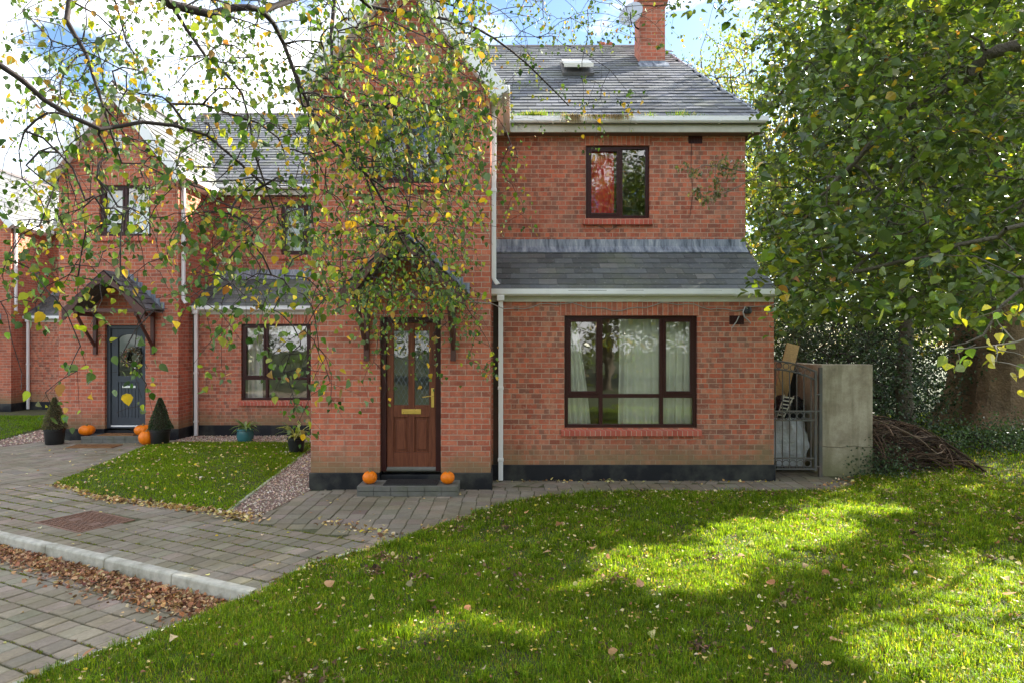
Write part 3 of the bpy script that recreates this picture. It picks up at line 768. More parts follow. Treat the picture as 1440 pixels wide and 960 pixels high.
    st2.build('step_riser', M['step'], H, bevel=.003)
    return H, roof, canopy

H1, roof1, _ = make_house(0, 0, 'nearest red brick house with varnished brown front door and big three light window', True, 'wood')
H2, roof2, _ = make_house(-6.68, 4.78, 'middle red brick house set back behind a small lawn with dark grey front door', False, 'grey')
H3, roof3, _ = make_house(-14.45, 10.6, 'farthest red brick house cut off by the left edge of the view', False, 'grey')

# chimney of the near house with corbel, lead skirt and pots
ch = MB(); cx0, cx1, cy0, cy1 = 2.71, 3.24, 14.45, 15.1
ch.box(cx0, cx1, cy0, cy1, 7.6, 9.15); ch.box(cx0-.03, cx1+.03, cy0-.03, cy1+.03, 9.15, 9.23); ch.box(cx0-.06, cx1+.06, cy0-.06, cy1+.06, 9.23, 9.45); ch.box(cx0-.02, cx1+.02, cy0-.02, cy1+.02, 9.45, 9.75)
chim = ch.build('chimney', M['brick'], roof1)
c = MB(); c.box(cx0-.012, cx1+.012, cy0-.012, cy1+.012, 7.8, 7.98); c.prism([(cx0-.05, cy0-.22, 7.76), (cx1+.05, cy0-.22, 7.76), (cx1+.05, cy0-.01, 7.915), (cx0-.05, cy0-.01, 7.915)], (0, 0, .035)); 
c.build('lead_skirt', M['lead'], roof1)
for q in (-.6, .4):
    pass
c = MB(); c.lathe((2.97, 14.77, 9.75), [(.14, 0), (.12, .05), (.10, .35), (.125, .37), (.125, .42), (.09, .42)], 14); c.build('chimney_pot', M['terracotta'], roof1, smooth=True)
# open roof window
yk = 14.15; zk = EZ+(yk-EY)*(RZ-EZ)/(RY-EY); sx = (RZ-EZ)/(RY-EY)
sk = MB()
def on_roof(x, y, h): return (x, y-h*math.sin(math.atan(sx)), EZ+(y-EY)*sx+h*math.cos(math.atan(sx)))
a = [on_roof(1.0, 13.5, .05), on_roof(1.62, 13.5, .05), on_roof(1.62, 14.35, .05), on_roof(1.0, 14.35, .05)]
sk.prism(a, (0, -.03, .05)); sw = sk.build('skylight', M['iron'], roof1)
sk = MB(); p0 = Vector(on_roof(1.03, 13.55, .24)); p1 = Vector(on_roof(1.59, 13.55, .24)); q0 = Vector(on_roof(1.03, 14.3, .12)); q1 = Vector(on_roof(1.59, 14.3, .12))
sk.prism([p0, p1, q1, q0], (0, -.012, .035)); sk.prism([p0+Vector((-.01, -.01, -.05)), p1+Vector((.01, -.01, -.05)), p1+Vector((.01, -.01, .03)), p0+Vector((-.01, -.01, .03))], (0, -.02, 0))
sk.build('sash', M['cream'], sw)
# chimney pots of the dwelling behind, over the ridge
def far_pots():
    h = empty('chimney_stack', (2.65, 25.0, 0), 'pair of small terracotta chimney pots showing just over the slate ridge', 'chimney')
    for i in range(2):
        m = MB(); m.lathe((3.3+i*.27, 25.0, 12.45), [(.13, 0), (.11, .1), (.10, .40), (.13, .43), (.13, .5), (.08, .5)], 12); m.build('chimney_pot', M['terracotta'], h, smooth=True)
    m = MB(); m.box(3.0, 3.9, 24.7, 25.4, 0, 12.45); m.build('stack', M['brick'], h)
far_pots()
# lighting cable under the lean-to, loose wire, security lamp
c = MB(); pts = [(-.55+i*.12, 9.49 if i < 2 else 10.085, 2.56-.05*math.sin(i*.45)+.02*math.sin(i*1.7)) for i in range(38)]
pts = [(-.62, 9.487, 2.60), (-.3, 9.485, 2.58), (-.12, 9.9, 2.52)]+[(x, 10.088, z) for x, y, z in pts[5:]]
c.tube(pts, .007, 5); c.build('cable', M['cable'], H1)
c = MB(); c.tube([(1.25, 11.333, 4.0), (1.5, 11.33, 3.94), (1.6, 11.33, 3.86), (1.75, 11.33, 3.97), (1.9, 11.333, 4.0)], .004, 4); c.tube([(2.98, 11.33, 5.35), (2.97, 11.33, 4.9), (3.0, 11.33, 4.5), (2.95, 11.33, 4.1)], .004, 4); c.build('wire', M['twig'], H1)
L = empty('security_lamp', (3.47, 10.0, 2.5), 'small round security lamp high on the brick wall by the air vent', 'lamp')
c = MB(); c.lathe((3.47, 10.05, 2.50), [(.03, -.05), (.055, -.04), (.062, 0), (.05, .04), (.02, .055)], 14); c.build('housing', M['blackpot'], L, smooth=True)
c = MB(); c.tube([(3.47, 10.02, 2.52), (3.40, 9.96, 2.55), (3.36, 9.93, 2.47), (3.38, 9.93, 2.41)], .009, 6); c.tube([(3.35, 10.07, 2.42), (3.30, 10.05, 2.33), (3.24, 10.06, 2.25)], .008, 5); c.tube([(3.42, 10.07, 2.41), (3.48, 10.05, 2.36), (3.52, 10.06, 2.31)], .008, 5); c.build('arm', M['cable'], L)
# dish
D = empty('satellite_dish', (2.62, 14.5, 8.75), 'grey satellite dish bolted to the left side of the brick chimney', 'satellite dish')
c = MB(); vs = []; n = 20
prof = [(0, .0), (.10, .008), (.20, .03), (.27, .06)]
c.lathe((0, 0, 0), prof, n); c.lathe((0, 0, -.012), prof[::-1], n)
mt = Matrix.Rotation(R(75), 4, 'X') @ Matrix.Scale(1, 4); rz = Matrix.Rotation(R(-35), 4, 'Z')
c.v = [tuple((rz @ mt @ Vector(v))+Vector((2.50, 14.25, 8.85))) for v in c.v]; c.build('reflector', M['dish'], D, smooth=True)
c = MB(); c.tube([(2.50, 14.3, 8.85), (2.62, 14.5, 8.72), (2.71, 14.6, 8.72)], .018, 6); c.tube([(2.50, 14.2, 8.6), (2.42, 13.98, 8.66), (2.42, 13.9, 8.75)], .012, 6); c.build('arm', M['blackpot'], D)

# window dressings
G = 'cream curtains behind the big ground floor window'
drape('curtain', .80, 1.22, 10.36, .55, 2.42, M['curtain'], 'cream curtain tied narrow at the left of the big ground floor window', pinch=.38, folds=5, group=G, seed=1)
drape('curtain', 1.62, 2.74, 10.36, .55, 2.45, M['curtain'], 'full cream curtain drawn across the right of the big ground floor window', folds=9, group=G, seed=2)
drape('curtain', 1.25, 1.72, 11.53, 4.0, 5.32, M['redcurtain'], 'crimson curtain behind the left light of the upper window', folds=5, seed=3)
drape('curtain', -5.95, -5.62, 15.4, .6, 2.44, M['curtain'], 'pale curtain at the left of the neighbour ground floor window', folds=3, seed=4)
b = MB(); b.box(-5.84, -4.0, 15.08, 15.10, 2.20, 2.40); tag(b.build('roller_blind', M['white']), 'white blind rolled up at the top of the neighbour ground floor window', 'blind')
for i, (x0, x1, y, z0, z1, nm) in enumerate([(-8.60, -8.1, 14.6, 4.2, 5.3, 'left'), (-8.05, -7.6, 14.6, 4.2, 5.3, 'right')]):
    drape('curtain', x0, x1, y, z0, z1, M['curtain'], 'white curtain in the %s half of the neighbour bay upper window' % nm, folds=4, seed=10+i)
drape('curtain', -5.4, -4.45, 16.45, 4.05, 5.3, M['curtain'], 'white curtain in the upper window above the neighbour slate lean-to', folds=5, seed=14)
lp = empty('ceiling_lamp', (1.12, 12.5, 2.58), 'glowing warm ceiling bulb seen through the left light of the big window', 'lamp')
c = MB(); c.lathe((1.12, 12.5, 2.34), [(.01, -.05), (.035, -.03), (.04, 0), (.02, .05)], 12); c.build('bulb', M['bulb'], lp, smooth=True)
c = MB(); c.tube([(1.12, 12.5, 2.39), (1.12, 12.5, 2.59)], .006, 5); c.build('flex', M['cable'], lp)

# ------------------------------------------------------------------ ground
def inpoly(P, poly):
    x, y = P[:, 0], P[:, 1]; r = np.zeros(len(P), bool); n = len(poly); j = n-1
    for i in range(n):
        xi, yi = poly[i]; xj, yj = poly[j]
        c = ((yi > y) != (yj > y)) & (x < (xj-xi)*(y-yi)/(yj-yi+1e-12)+xi); r ^= c; j = i
    return r
def sheet(name, poly, z, mat, thick=.1, kind='structure'):
    m = MB(); m.prism([(x, y, z-thick) for x, y in poly], (0, 0, thick)); o = m.build(name, mat); return tag(o, kind=kind)

KERB = [(-11.6, 10.4), (-5.5, 7.34), (-2.12, 5.64)]
kd = Vector((3.38, -1.70)).normalized(); kn = Vector((kd.y, -kd.x))   # kn points towards the camera side
LAWN = [(-6.2, -1.0), (-4.0, 2.6), (-3.1, 4.14), (-2.85, 4.63), (-2.33, 5.32), (-2.06, 5.62), (-1.85, 6.32), (-1.28, 6.86), (-.80, 7.66), (-.2, 8.45), (.48, 9.05), (1.2, 9.28), (2.6, 9.33), (4.35, 9.33), (4.9, 9.75), (5.15, 10.30), (5.6, 10.42), (5.6, 13.2), (6.4, 26), (30, 26), (30, -1)]
LAWN2 = [(-3.40, 8.25), (-3.82, 13.1), (-4.1, 13.86), (-6.75, 13.9), (-7.2, 13.4), (-6.62, 9.85), (-5.5, 9.1)]
LAWN3 = [(-10.55, 13.7), (-11.2, 16.4), (-11.6, 18.6), (-16, 19.0), (-17, 14)]
g = MB(); g.prism([(-160, -120, -.9), (160, -120, -.9), (160, 240, -.9), (-160, 240, -.9)], (0, 0, .72)); tag(g.build('ground', M['far_ground']), kind='structure')
# beds beneath the pavers
PAVE = [(-30, 19.8), (-11.6, 10.52), (-5.5, 7.39), (-2.0, 5.61), (-1.2, 6.4), (.6, 8.8), (1.3, 9.1), (5.0, 9.2), (5.0, 10.6), (4.7, 22), (-30, 30)]
ROAD = [(-30, 19.6), (-11.6, 10.3), (-5.5, 7.24), (-2.12, 5.55), (-2.8, 3.9), (-4.5, 0), (-30, -6)]
sheet('paving_bed', PAVE, -.010, M['moss_bed'], .12); sheet('road_bed', ROAD, -.125, M['moss_bed'], .04)

def pavers(name, poly, z, ang, w, h, holes=(), seed=0, box=None, tone=.2, warp=None):
    rng = np.random.default_rng(seed); c, s = math.cos(ang), math.sin(ang)
    x0, x1, y0, y1 = box; cx, cy = (x0+x1)/2, (y0+y1)/2; Rr = math.hypot(x1-x0, y1-y0)/2
    nu = int(Rr/w)+1; nv = int(Rr/h)+1
    I, J = np.meshgrid(np.arange(-nu, nu+1), np.arange(-nv, nv+1)); I = I.ravel(); J = J.ravel()
    u = (I+.045*rng.normal(0, 1, 2*nv+1)[J+nv])*w; v = J*h
    C = np.stack([cx+u*c-v*s, cy+u*s+v*c], 1)
    k = inpoly(C, poly) & (C[:, 0] > x0) & (C[:, 0] < x1) & (C[:, 1] > y0) & (C[:, 1] < y1)
    for hp in holes: k &= ~inpoly(C, hp)
    C = C[k]; n = len(C)
    rot = ang+rng.normal(0, .012, n); C = C+rng.normal(0, .0022, (n, 2)); tilt = rng.normal(0, .008, (n, 2)); dz = rng.normal(0, .0018, n)
    hw, hh, g, ch = w/2-.0045, h/2-.0085, 0, .006
    T = []
    for (a, zz) in ((0, -.035), (0, -ch), (ch, 0)):
        for sx, sy in ((-1,-1),(1,-1),(1,1),(-1,1)): T.append((sx*(hw-a), sy*(hh-a), zz))
    T = np.array(T); co, si = np.cos(rot)[:, None], np.sin(rot)[:, None]
    X = C[:, :1]+T[None, :, 0]*co-T[None, :, 1]*si; Y = C[:, 1:]+T[None, :, 0]*si+T[None, :, 1]*co
    Z = z+dz[:, None]+T[None, :, 2]+T[None, :, 0]*tilt[:, :1]+T[None, :, 1]*tilt[:, 1:]
    V = np.stack([X, Y, Z], 2).reshape(-1, 3)
    F = [(8, 9, 10, 11)]
    for b in (0, 4):
        for i in range(4): F.append((b+i, b+(i+1) % 4, b+4+(i+1) % 4, b+4+i))
    Fa = (np.array(F)[None]+(np.arange(n)*12)[:, None, None]).reshape(-1, 4)
    t = tone*(1+rng.normal(0, .11, (n, 1))); col = np.clip(t*np.array([[1.17, 1.0, .76]])*(1+rng.normal(0, .03, (n, 3))), .03, .6)
    o = mesh_np(name, V, [Fa], M['paver'], None, np.repeat(col, 12, 0)); return tag(o, kind='structure')
ka = math.atan2(kd.y, kd.x)
MH = [(-5.42, 7.75), (-4.66, 7.32), (-4.32, 7.86), (-5.08, 8.29)]
# two laying directions meet where the door path joins the pavement
DOORP = [(-3.35, 7.9), (-2.9, 9.49), (5.0, 10.08), (4.9, 9.2), (1.2, 9.1), (.4, 8.8), (-.9, 7.45), (-1.2, 7.0)]
GRAVEL = [(-3.38, 8.22), (-2.98, 7.93), (-2.78, 9.50), (-2.78, 14.9), (-6.98, 14.9), (-6.98, 13.9), (-4.1, 13.9), (-3.85, 13.1)]
GRAVEL2 = [(-9.55, 14.1), (-10.0, 13.3), (-12.5, 11.4), (-17, 10.8), (-17, 14), (-10.5, 13.75), (-11.6, 18.8), (-11.0, 19), (-9.55, 16)]
pavers('pavement', [(-30, 19.8), (-11.6, 10.45), (-5.5, 7.38), (-2.0, 5.6), (-1.2, 6.4), (.6, 8.8), (1.3, 9.1), (5.0, 9.2), (5.0, 10.6), (4.7, 22), (-30, 30)], 0, ka, .158, .215, [DOORP, LAWN2, LAWN3, GRAVEL, GRAVEL2, MH], 1, (-16, 4, 5.4, 14.3), .215)
pavers('door_path', DOORP, .001, 0, .185, .215, [], 2, (-3.5, 5, 6.8, 10.1), .20)
pavers('side_path', [(3.9, 10.08), (4.72, 10.1), (4.72, 18), (3.9, 18)], .001, 0, .205, .205, [], 3, (3.8, 4.8, 10.0, 18), .15)
pavers('road', ROAD, -.112, ka, .158, .215, [], 4, (-14, -1.5, .8, 12), .235)
# kerb
m = MB(); 
for (a, b) in ((KERB[0], KERB[1]), (KERB[1], KERB[2])):
    a, b = Vector(a), Vector(b); L_ = (b-a).length; n = max(1, round(L_/.9)); d = (b-a).normalized(); nn = Vector((d.y, -d.x))
    for i in range(n):
        s, e = a+d*(L_*i/n+.004), a+d*(L_*(i+1)/n-.004); jj = random.uniform(-.004, .004)
        p = [s-nn*.025, s+nn*.07]; q = [e-nn*.025, e+nn*.07]
        m.prism([(p[0].x, p[0].y, -.2), (p[0].x, p[0].y, .012+jj), (p[1].x-nn.x*.012, p[1].y-nn.y*.012, .012+jj), (p[1].x, p[1].y, -.004+jj), (p[1].x+nn.x*.01, p[1].y+nn.y*.01, -.2)], (q[0].x-p[0].x, q[0].y-p[0].y, 0))
tag(m.build('kerb', M['kerb'], bevel=.006), kind='structure')
m = MB()
E_ = [(-2.06, 5.60), (-2.38, 5.28), (-2.90, 4.58), (-3.16, 4.08), (-4.05, 2.55), (-6.0, -.8)]
for a, b in zip(E_[:-1], E_[1:]):
    a, b = Vector(a), Vector(b); d = (b-a).normalized(); nn = Vector((d.y, -d.x))*.03; n = max(1, round((b-a).length/.45))
    for i in range(n):
        s = a+(b-a)*(i/n)+d*.004; e = a+(b-a)*((i+1)/n)-d*.004; zt = -.062+random.uniform(-.006, .004)
        m.prism([(s-nn).to_tuple()+(-.2,), (s+nn).to_tuple()+(-.2,), (e+nn).to_tuple()+(-.2,), (e-nn).to_tuple()+(-.2,)], (0, 0, .2+zt))
for a, b in (((-3.42, 8.2), (-3.85, 13.1)), ((-1.95, 6.02), (-1.82, 6.34)), ((-1.82, 6.34), (-1.2, 6.95))):
    a, b = Vector(a), Vector(b); d = (b-a).normalized(); nn = Vector((d.y, -d.x))*.022
    m.prism([(a-nn).to_tuple()+(-.1,), (a+nn).to_tuple()+(-.1,), (b+nn).to_tuple()+(-.1,), (b-nn).to_tuple()+(-.1,)], (0, 0, .118))
tag(m.build('lawn_edging', M['kerb'], bevel=.006), kind='structure')

# lawns: soil with gentle relief, then blades
def ns(x, y):
    return .5*np.sin(x*1.3+y*.7)+.3*np.sin(x*2.9-y*2.1+1)+.2*np.sin(x*5.1+y*4.3+2)
def edge_dist(P, poly):
    d = np.full(len(P), 1e9)
    for i in range(len(poly)):
        a = np.array(poly[i]); b = np.array(poly[(i+1) % len(poly)]); ab = b-a
        t = np.clip(((P-a)@ab)/(ab@ab), 0, 1); d = np.minimum(d, np.linalg.norm(P-(a+t[:, None]*ab), axis=1))
    return d
def lawn_h(P, poly, base=.0):
    x, y = P[:, 0], P[:, 1]
    h = .012+.045*np.clip(edge_dist(P, poly)/1.2, 0, 1)+.012*ns(x, y)*np.clip(edge_dist(P, poly)/.6, 0, 1)
    if poly is LAWN:
        near = np.clip((5.9-y)/.9, 0, 1)*np.clip((-1.6-x)/.5, 0, 1)*np.clip(1-edge_dist(P, poly)/.5, 0, 1)
        h = h-.085*near+.10*np.clip((x-5.5)/5, 0, 1)*np.clip((y-9)/5, 0, 1)
    return h+base
def lawn_soil(name, poly, step, box, base=0):
    x0, x1, y0, y1 = box; xs = np.arange(x0, x1+step, step); ys = np.arange(y0, y1+step, step); X, Y = np.meshgrid(xs, ys)
    P = np.stack([X.ravel(), Y.ravel()], 1); ins = inpoly(P, poly); z = np.where(ins, lawn_h(P, poly, base), -.06 if poly is not LAWN else -.16)
    # vertices just outside drop below the paving
    n = len(xs); I = np.arange((len(ys)-1)*(n-1)); r, c = I//(n-1), I % (n-1)
    F = np.stack([r*n+c, r*n+c+1, (r+1)*n+c+1, (r+1)*n+c], 1); F = F[ins[F].any(1)]
    o = mesh_np(name, np.stack([P[:, 0], P[:, 1], z], 1), [F], M['lawn_soil'], None, smooth=True); return tag(o, kind='structure')
lawn_soil('lawn', LAWN, .08, (-6.2, 16, -1, 18)); lawn_soil('lawn', LAWN2, .08, (-7.4, -3.2, 8, 14.2)); lawn_soil('lawn', LAWN3, .15, (-17, -10, 13, 19.2))

def blades(name, poly, box, dens, hrange, wid, base=0, seed=0, cols=None, w=None, thin=None):
    rng = np.random.default_rng(seed); x0, x1, y0, y1 = box
    n = int((x1-x0)*(y1-y0)*dens); P = np.stack([rng.uniform(x0, x1, n), rng.uniform(y0, y1, n)], 1)
    P = P[inpoly(P, poly)]
    # clumps and thin patches
    f = .5+.5*ns(P[:, 0]*2.3+3, P[:, 1]*2.7); f2 = .5+.5*ns(P[:, 0]*.7+8, P[:, 1]*.9+2)
    P = P[rng.uniform(0, 1, len(P)) < .45+.55*np.clip(f*1.2, 0, 1)]
    n = len(P); z = lawn_h(P, poly, base)-.004; f2 = .5+.5*ns(P[:, 0]*.7+8, P[:, 1]*.9+2); f = .5+.5*ns(P[:, 0]*2.3+3, P[:, 1]*2.7)
    h = rng.uniform(hrange[0], hrange[1], n)*(.6+.5*f)*(1+.6*(rng.uniform(0, 1, n) < .06)); a = rng.uniform(0, 2*np.pi, n); l = rng.uniform(.1, .95, n)*h
    d = np.stack([np.cos(a), np.sin(a)], 1); s = np.stack([-d[:, 1], d[:, 0]], 1)*(wid*rng.uniform(.6, 1.3, n))[:, None]
    B = np.concatenate([P, z[:, None]], 1); S = np.concatenate([s, np.zeros((n, 1))], 1)
    Mid = B+np.concatenate([d*(l*.35)[:, None], (h*.6)[:, None]], 1); T = B+np.concatenate([d*l[:, None], (h*(1-.25*(l/h)))[:, None]], 1)
    V = np.stack([B-S, B+S, Mid+S*.8, Mid-S*.8, T], 1).reshape(-1, 3); k = np.arange(n)*5
    c = palette(n, cols, w, .2)*(.8+.4*f2[:, None])
    o = mesh_np(name, V, [np.stack([k, k+1, k+2, k+3], 1), np.stack([k+3, k+2, k+4], 1)], M['grass'], None, np.repeat(c, 5, 0)); return o
GC = [(.130, .210, .014), (.205, .290, .022), (.065, .120, .012), (.32, .31, .06), (.18, .12, .05)]; GW = [.36, .26, .22, .09, .07]
def gr(o): return tag(o, kind='stuff')
gr(blades('grass', LAWN, (-3.6, 5.0, 3.2, 6.0), 14000, (.022, .062), .0027, seed=1, cols=GC, w=GW))
gr(blades('grass', LAWN, (-2.4, 7, 6.0, 10.5), 6500, (.022, .055), .0036, seed=2, cols=GC, w=GW))
gr(blades('grass', LAWN, (5, 14, 3.2, 18), 900, (.03, .08), .006, seed=3, cols=GC, w=GW))
gr(blades('grass', LAWN, (-6, 10, -1, 3.2), 500, (.03, .07), .006, seed=6, cols=GC, w=GW))
def tufts(n, seed):
    rng = np.random.default_rng(seed); c = rng.uniform((-3.2, 3.6), (6, 9.6), (n, 2)); c = c[inpoly(c, LAWN)]
    P = np.repeat(c, 46, 0)+rng.normal(0, .030, (len(c)*46, 2)); P = P[inpoly(P, LAWN)]; n = len(P); z = lawn_h(P, LAWN)-.004; h = rng.uniform(.04, .105, n); a = rng.uniform(0, 6.28, n); l = h*rng.uniform(.3, 1.0, n)
    d = np.stack([np.cos(a), np.sin(a)], 1); B = np.concatenate([P, z[:, None]], 1); S = np.concatenate([np.stack([-d[:, 1], d[:, 0]], 1)*.0024, np.zeros((n, 1))], 1)
    Mi = B+np.concatenate([d*(l*.35)[:, None], (h*.65)[:, None]], 1); T = B+np.concatenate([d*l[:, None], (h*.75)[:, None]], 1); V = np.stack([B-S, B+S, Mi+S*.8, Mi-S*.8, T], 1).reshape(-1, 3); k = np.arange(n)*5
    gr(mesh_np('grass', V, [np.stack([k, k+1, k+2, k+3], 1), np.stack([k+3, k+2, k+4], 1)], M['grass'], None, np.repeat(palette(n, GC[:3], [1, 1, 1.2], .2), 5, 0)))
tufts(1500, 9)
gr(blades('grass', LAWN2, (-7.3, -3.3, 8, 14), 5200, (.02, .045), .004, seed=4, cols=[(.135, .215, .014), (.20, .28, .02), (.07, .12, .010)], w=[.5, .3, .2]))
gr(blades('grass', LAWN3, (-17, -10, 13, 19), 1500, (.03, .06), .008, seed=5, cols=[(.10, .185, .018), (.14, .23, .025)], w=[.5, .5]))
# weeds in joints of the paving
def moss():
    rng = np.random.default_rng(5)
    for (poly, zz, box, n, cx, cy, bound) in ((PAVE, 0., (-8.5, -.5, 5.6, 9.6), 9000, -6, 9.85, None), (ROAD, -.112, (-7.5, -2, 1.5, 8), 6500, -7.75, 6.4, None)):
        c = rng.uniform((box[0], box[2]), (box[1], box[3]), (n, 2)); c = c[inpoly(c, poly) & ~inpoly(c, LAWN2) & ~inpoly(c, GRAVEL) & ~inpoly(c, LAWN) & ~inpoly(c, MH) & ~inpoly(c, DOORP)]
        lam = np.clip(.5*np.sin(c[:, 0]*1.9+c[:, 1]*.8)+.5*np.sin(c[:, 1]*2.3-c[:, 0]*.9+1)+.42, .05, 1); c = c[rng.uniform(0, 1, len(c)) < lam]
        nn = np.array([-math.sin(ka), math.cos(ka)]); v = (c-np.array([cx, cy]))@nn; dv = (np.round(v/.215-.5)+.5)*.215-v; c = c+dv[:, None]*nn+rng.normal(0, .004, (len(c), 2))
        P = np.repeat(c, 9, 0)+rng.normal(0, .009, (len(c)*9, 2)); n = len(P); h = rng.uniform(.003, .014, n); a = rng.uniform(0, 6.28, n)
        d = np.stack([np.cos(a), np.sin(a)], 1); B = np.concatenate([P, np.zeros((n, 1))-.004+zz], 1); S = np.concatenate([np.stack([-d[:, 1], d[:, 0]], 1)*.004, np.zeros((n, 1))], 1)
        T = B+np.concatenate([d*(h*.9)[:, None], h[:, None]], 1); V = np.stack([B-S, B+S, T], 1).reshape(-1, 3); k = np.arange(n)*3
        tag(mesh_np('joint_moss', V, [np.stack([k, k+1, k+2], 1)], M['grass'], None, np.repeat(palette(n, [(.12, .17, .025), (.20, .19, .04), (.10, .08, .03)], [2, 1, 1]), 3, 0)), kind='stuff')
moss()

# fallen leaves
def litter(name, P, z, size, cols, w, seed=0, flat=.3):
    rng = np.random.default_rng(seed); n = len(P); a = rng.uniform(0, 6.28, n)
    A = np.stack([np.cos(a), np.sin(a), rng.normal(0, flat, n)], 1); N = np.concatenate([rng.normal(0, flat, (n, 2)), np.ones((n, 1))], 1)
    S = rng.uniform(*size, n); PP = np.concatenate([P, (z+rng.uniform(.003, .022, n))[:, None]], 1)
    return tag(leaves(name, PP, A, N, S, palette(n, cols, w, .25), M['litter'], curl=rng.uniform(-2.5, 3.2, n)), kind='stuff')
LC = [(.60, .48, .20), (.50, .32, .12), (.30, .16, .08), (.16, .09, .05), (.66, .56, .36), (.56, .44, .04)]
def rpts(poly, box, n, seed): 
    rng = np.random.default_rng(seed); P = rng.uniform((box[0], box[2]), (box[1], box[3]), (n, 2)); return P[inpoly(P, poly)]
P_ = rpts(LAWN, (-3.4, 9, 3.4, 10.4), 9500, 1); P_ = P_[np.random.default_rng(3).uniform(0, 1, len(P_)) < .25+.75*np.clip(.3+ns(P_[:, 0]*1.7, P_[:, 1]*1.4)+(P_[:, 1]-6)*.16, 0, 1)]
litter('fallen_leaves', P_, lawn_h(P_, LAWN)+.022, (.016, .040), LC, [.27, .15, .18, .17, .18, .05], 1)
P_ = rpts(LAWN, (-3, 6, 3.4, 8), 70, 17); litter('fallen_leaves', P_, lawn_h(P_, LAWN)+.035, (.06, .10), [(.50, .30, .16), (.36, .19, .09), (.58, .44, .24)], [1, 1, 1], 18, .4)
P_ = rpts(LAWN, (5, 14, 5, 16), 2500, 2); litter('fallen_leaves', P_, lawn_h(P_, LAWN)+.02, (.03, .06), LC, [.2, .2, .3, .2, .1, .03], 2)
P_ = rpts(LAWN2, (-7.4, -3.2, 8, 14.2), 900, 3); litter('fallen_leaves', P_, lawn_h(P_, LAWN2)+.035, (.03, .055), LC, [.4, .3, .1, .05, .2, .1], 3)
# drift along the kerb: densest against the stone, thinning out on the road
def drift(n, seed):
    rng = np.random.default_rng(seed); t = rng.uniform(0, 1, n)**.85; a = np.array((-9.5, 9.35)); b = np.array((-2.15, 5.62)); nn = np.array((kn.x, kn.y))
    wdt = .05+.36*t**1.3; return a+(b-a)*t[:, None]+nn*(.075+np.abs(rng.normal(0, .5, n))*wdt)[:, None], rng
for k, (nn_, zz) in enumerate(((5200, -.110), (2800, -.100))):
    P_, r_ = drift(nn_, 20+k)
    P_ = P_[~inpoly(P_, LAWN)]
    litter('leaf_drift', P_, zz, (.022, .055), [(.42, .22, .12), (.26, .12, .07), (.56, .40, .24), (.15, .07, .045), (.50, .32, .16)], [.3, .25, .2, .15, .1], 30+k, .5)
def along(a, b, n, sd, seed):
    rng = np.random.default_rng(seed); a, b = np.array(a), np.array(b); t = rng.uniform(0, 1, n); return a+(b-a)*t[:, None]+rng.normal(0, sd, (n, 2))
P_ = np.concatenate([along((-6.6, 9.8), (-5.5, 9.05), 170, .05, 1), along((-5.5, 9.0), (-3.4, 8.15), 620, .06, 2), along((-3.4, 8.15), (-2.95, 7.85), 150, .10, 3), along((-2.2, 7.8), (-1.2, 7.1), 90, .10, 4), along((-.9, 7.5), (.5, 8.95), 120, .07, 5), along((.5, 9.0), (4.4, 9.25), 260, .08, 6), along((4.3, 9.3), (5.3, 10.3), 160, .16, 7), along((-2.0, 5.75), (-1.25, 6.8), 110, .05, 8), along((3.9, 9.95), (-.2, 10.0), 80, .05, 9)])
litter('fallen_leaves', P_, 0, (.03, .06), LC, [.35, .25, .2, .1, .1, .05], 40, .5)
P_ = rpts(PAVE, (-12, 1, 5.6, 14), 650, 50); P_ = P_[~inpoly(P_, LAWN2)]; litter('fallen_leaves', P_, .0, (.025, .05), LC, [.3, .2, .2, .1, .2, .1], 41, .25)
P_ = rpts(ROAD, (-8, -2, 2, 8), 200, 51); litter('fallen_leaves', P_, -.112, (.02, .045), LC, [.2, .2, .3, .2, .2, .05], 42, .25)
P_ = rpts(LAWN, (-3.4, 4, 3.3, 6.5), 1500, 60); litter('fallen_leaves', P_, lawn_h(P_, LAWN)+.015, (.012, .030), LC, [.25, .16, .14, .10, .25, .25], 61)

def debris():
    rng = np.random.default_rng(77); c = rng.uniform((-1.8, 3.8), (6, 9.2), (70, 2)); c = c[inpoly(c, LAWN)]; out = []
    for q in c: out.append(q+rng.normal(0, rng.uniform(.04, .13), (rng.integers(8, 34), 2)))
    P = np.concatenate(out); P = P[inpoly(P, LAWN)]
    litter('fallen_leaves', P, lawn_h(P, LAWN)+.018, (.022, .05), [(.16, .09, .05), (.09, .055, .035), (.30, .19, .10), (.50, .38, .20)], [.35, .3, .2, .15], 78, .5)
debris()
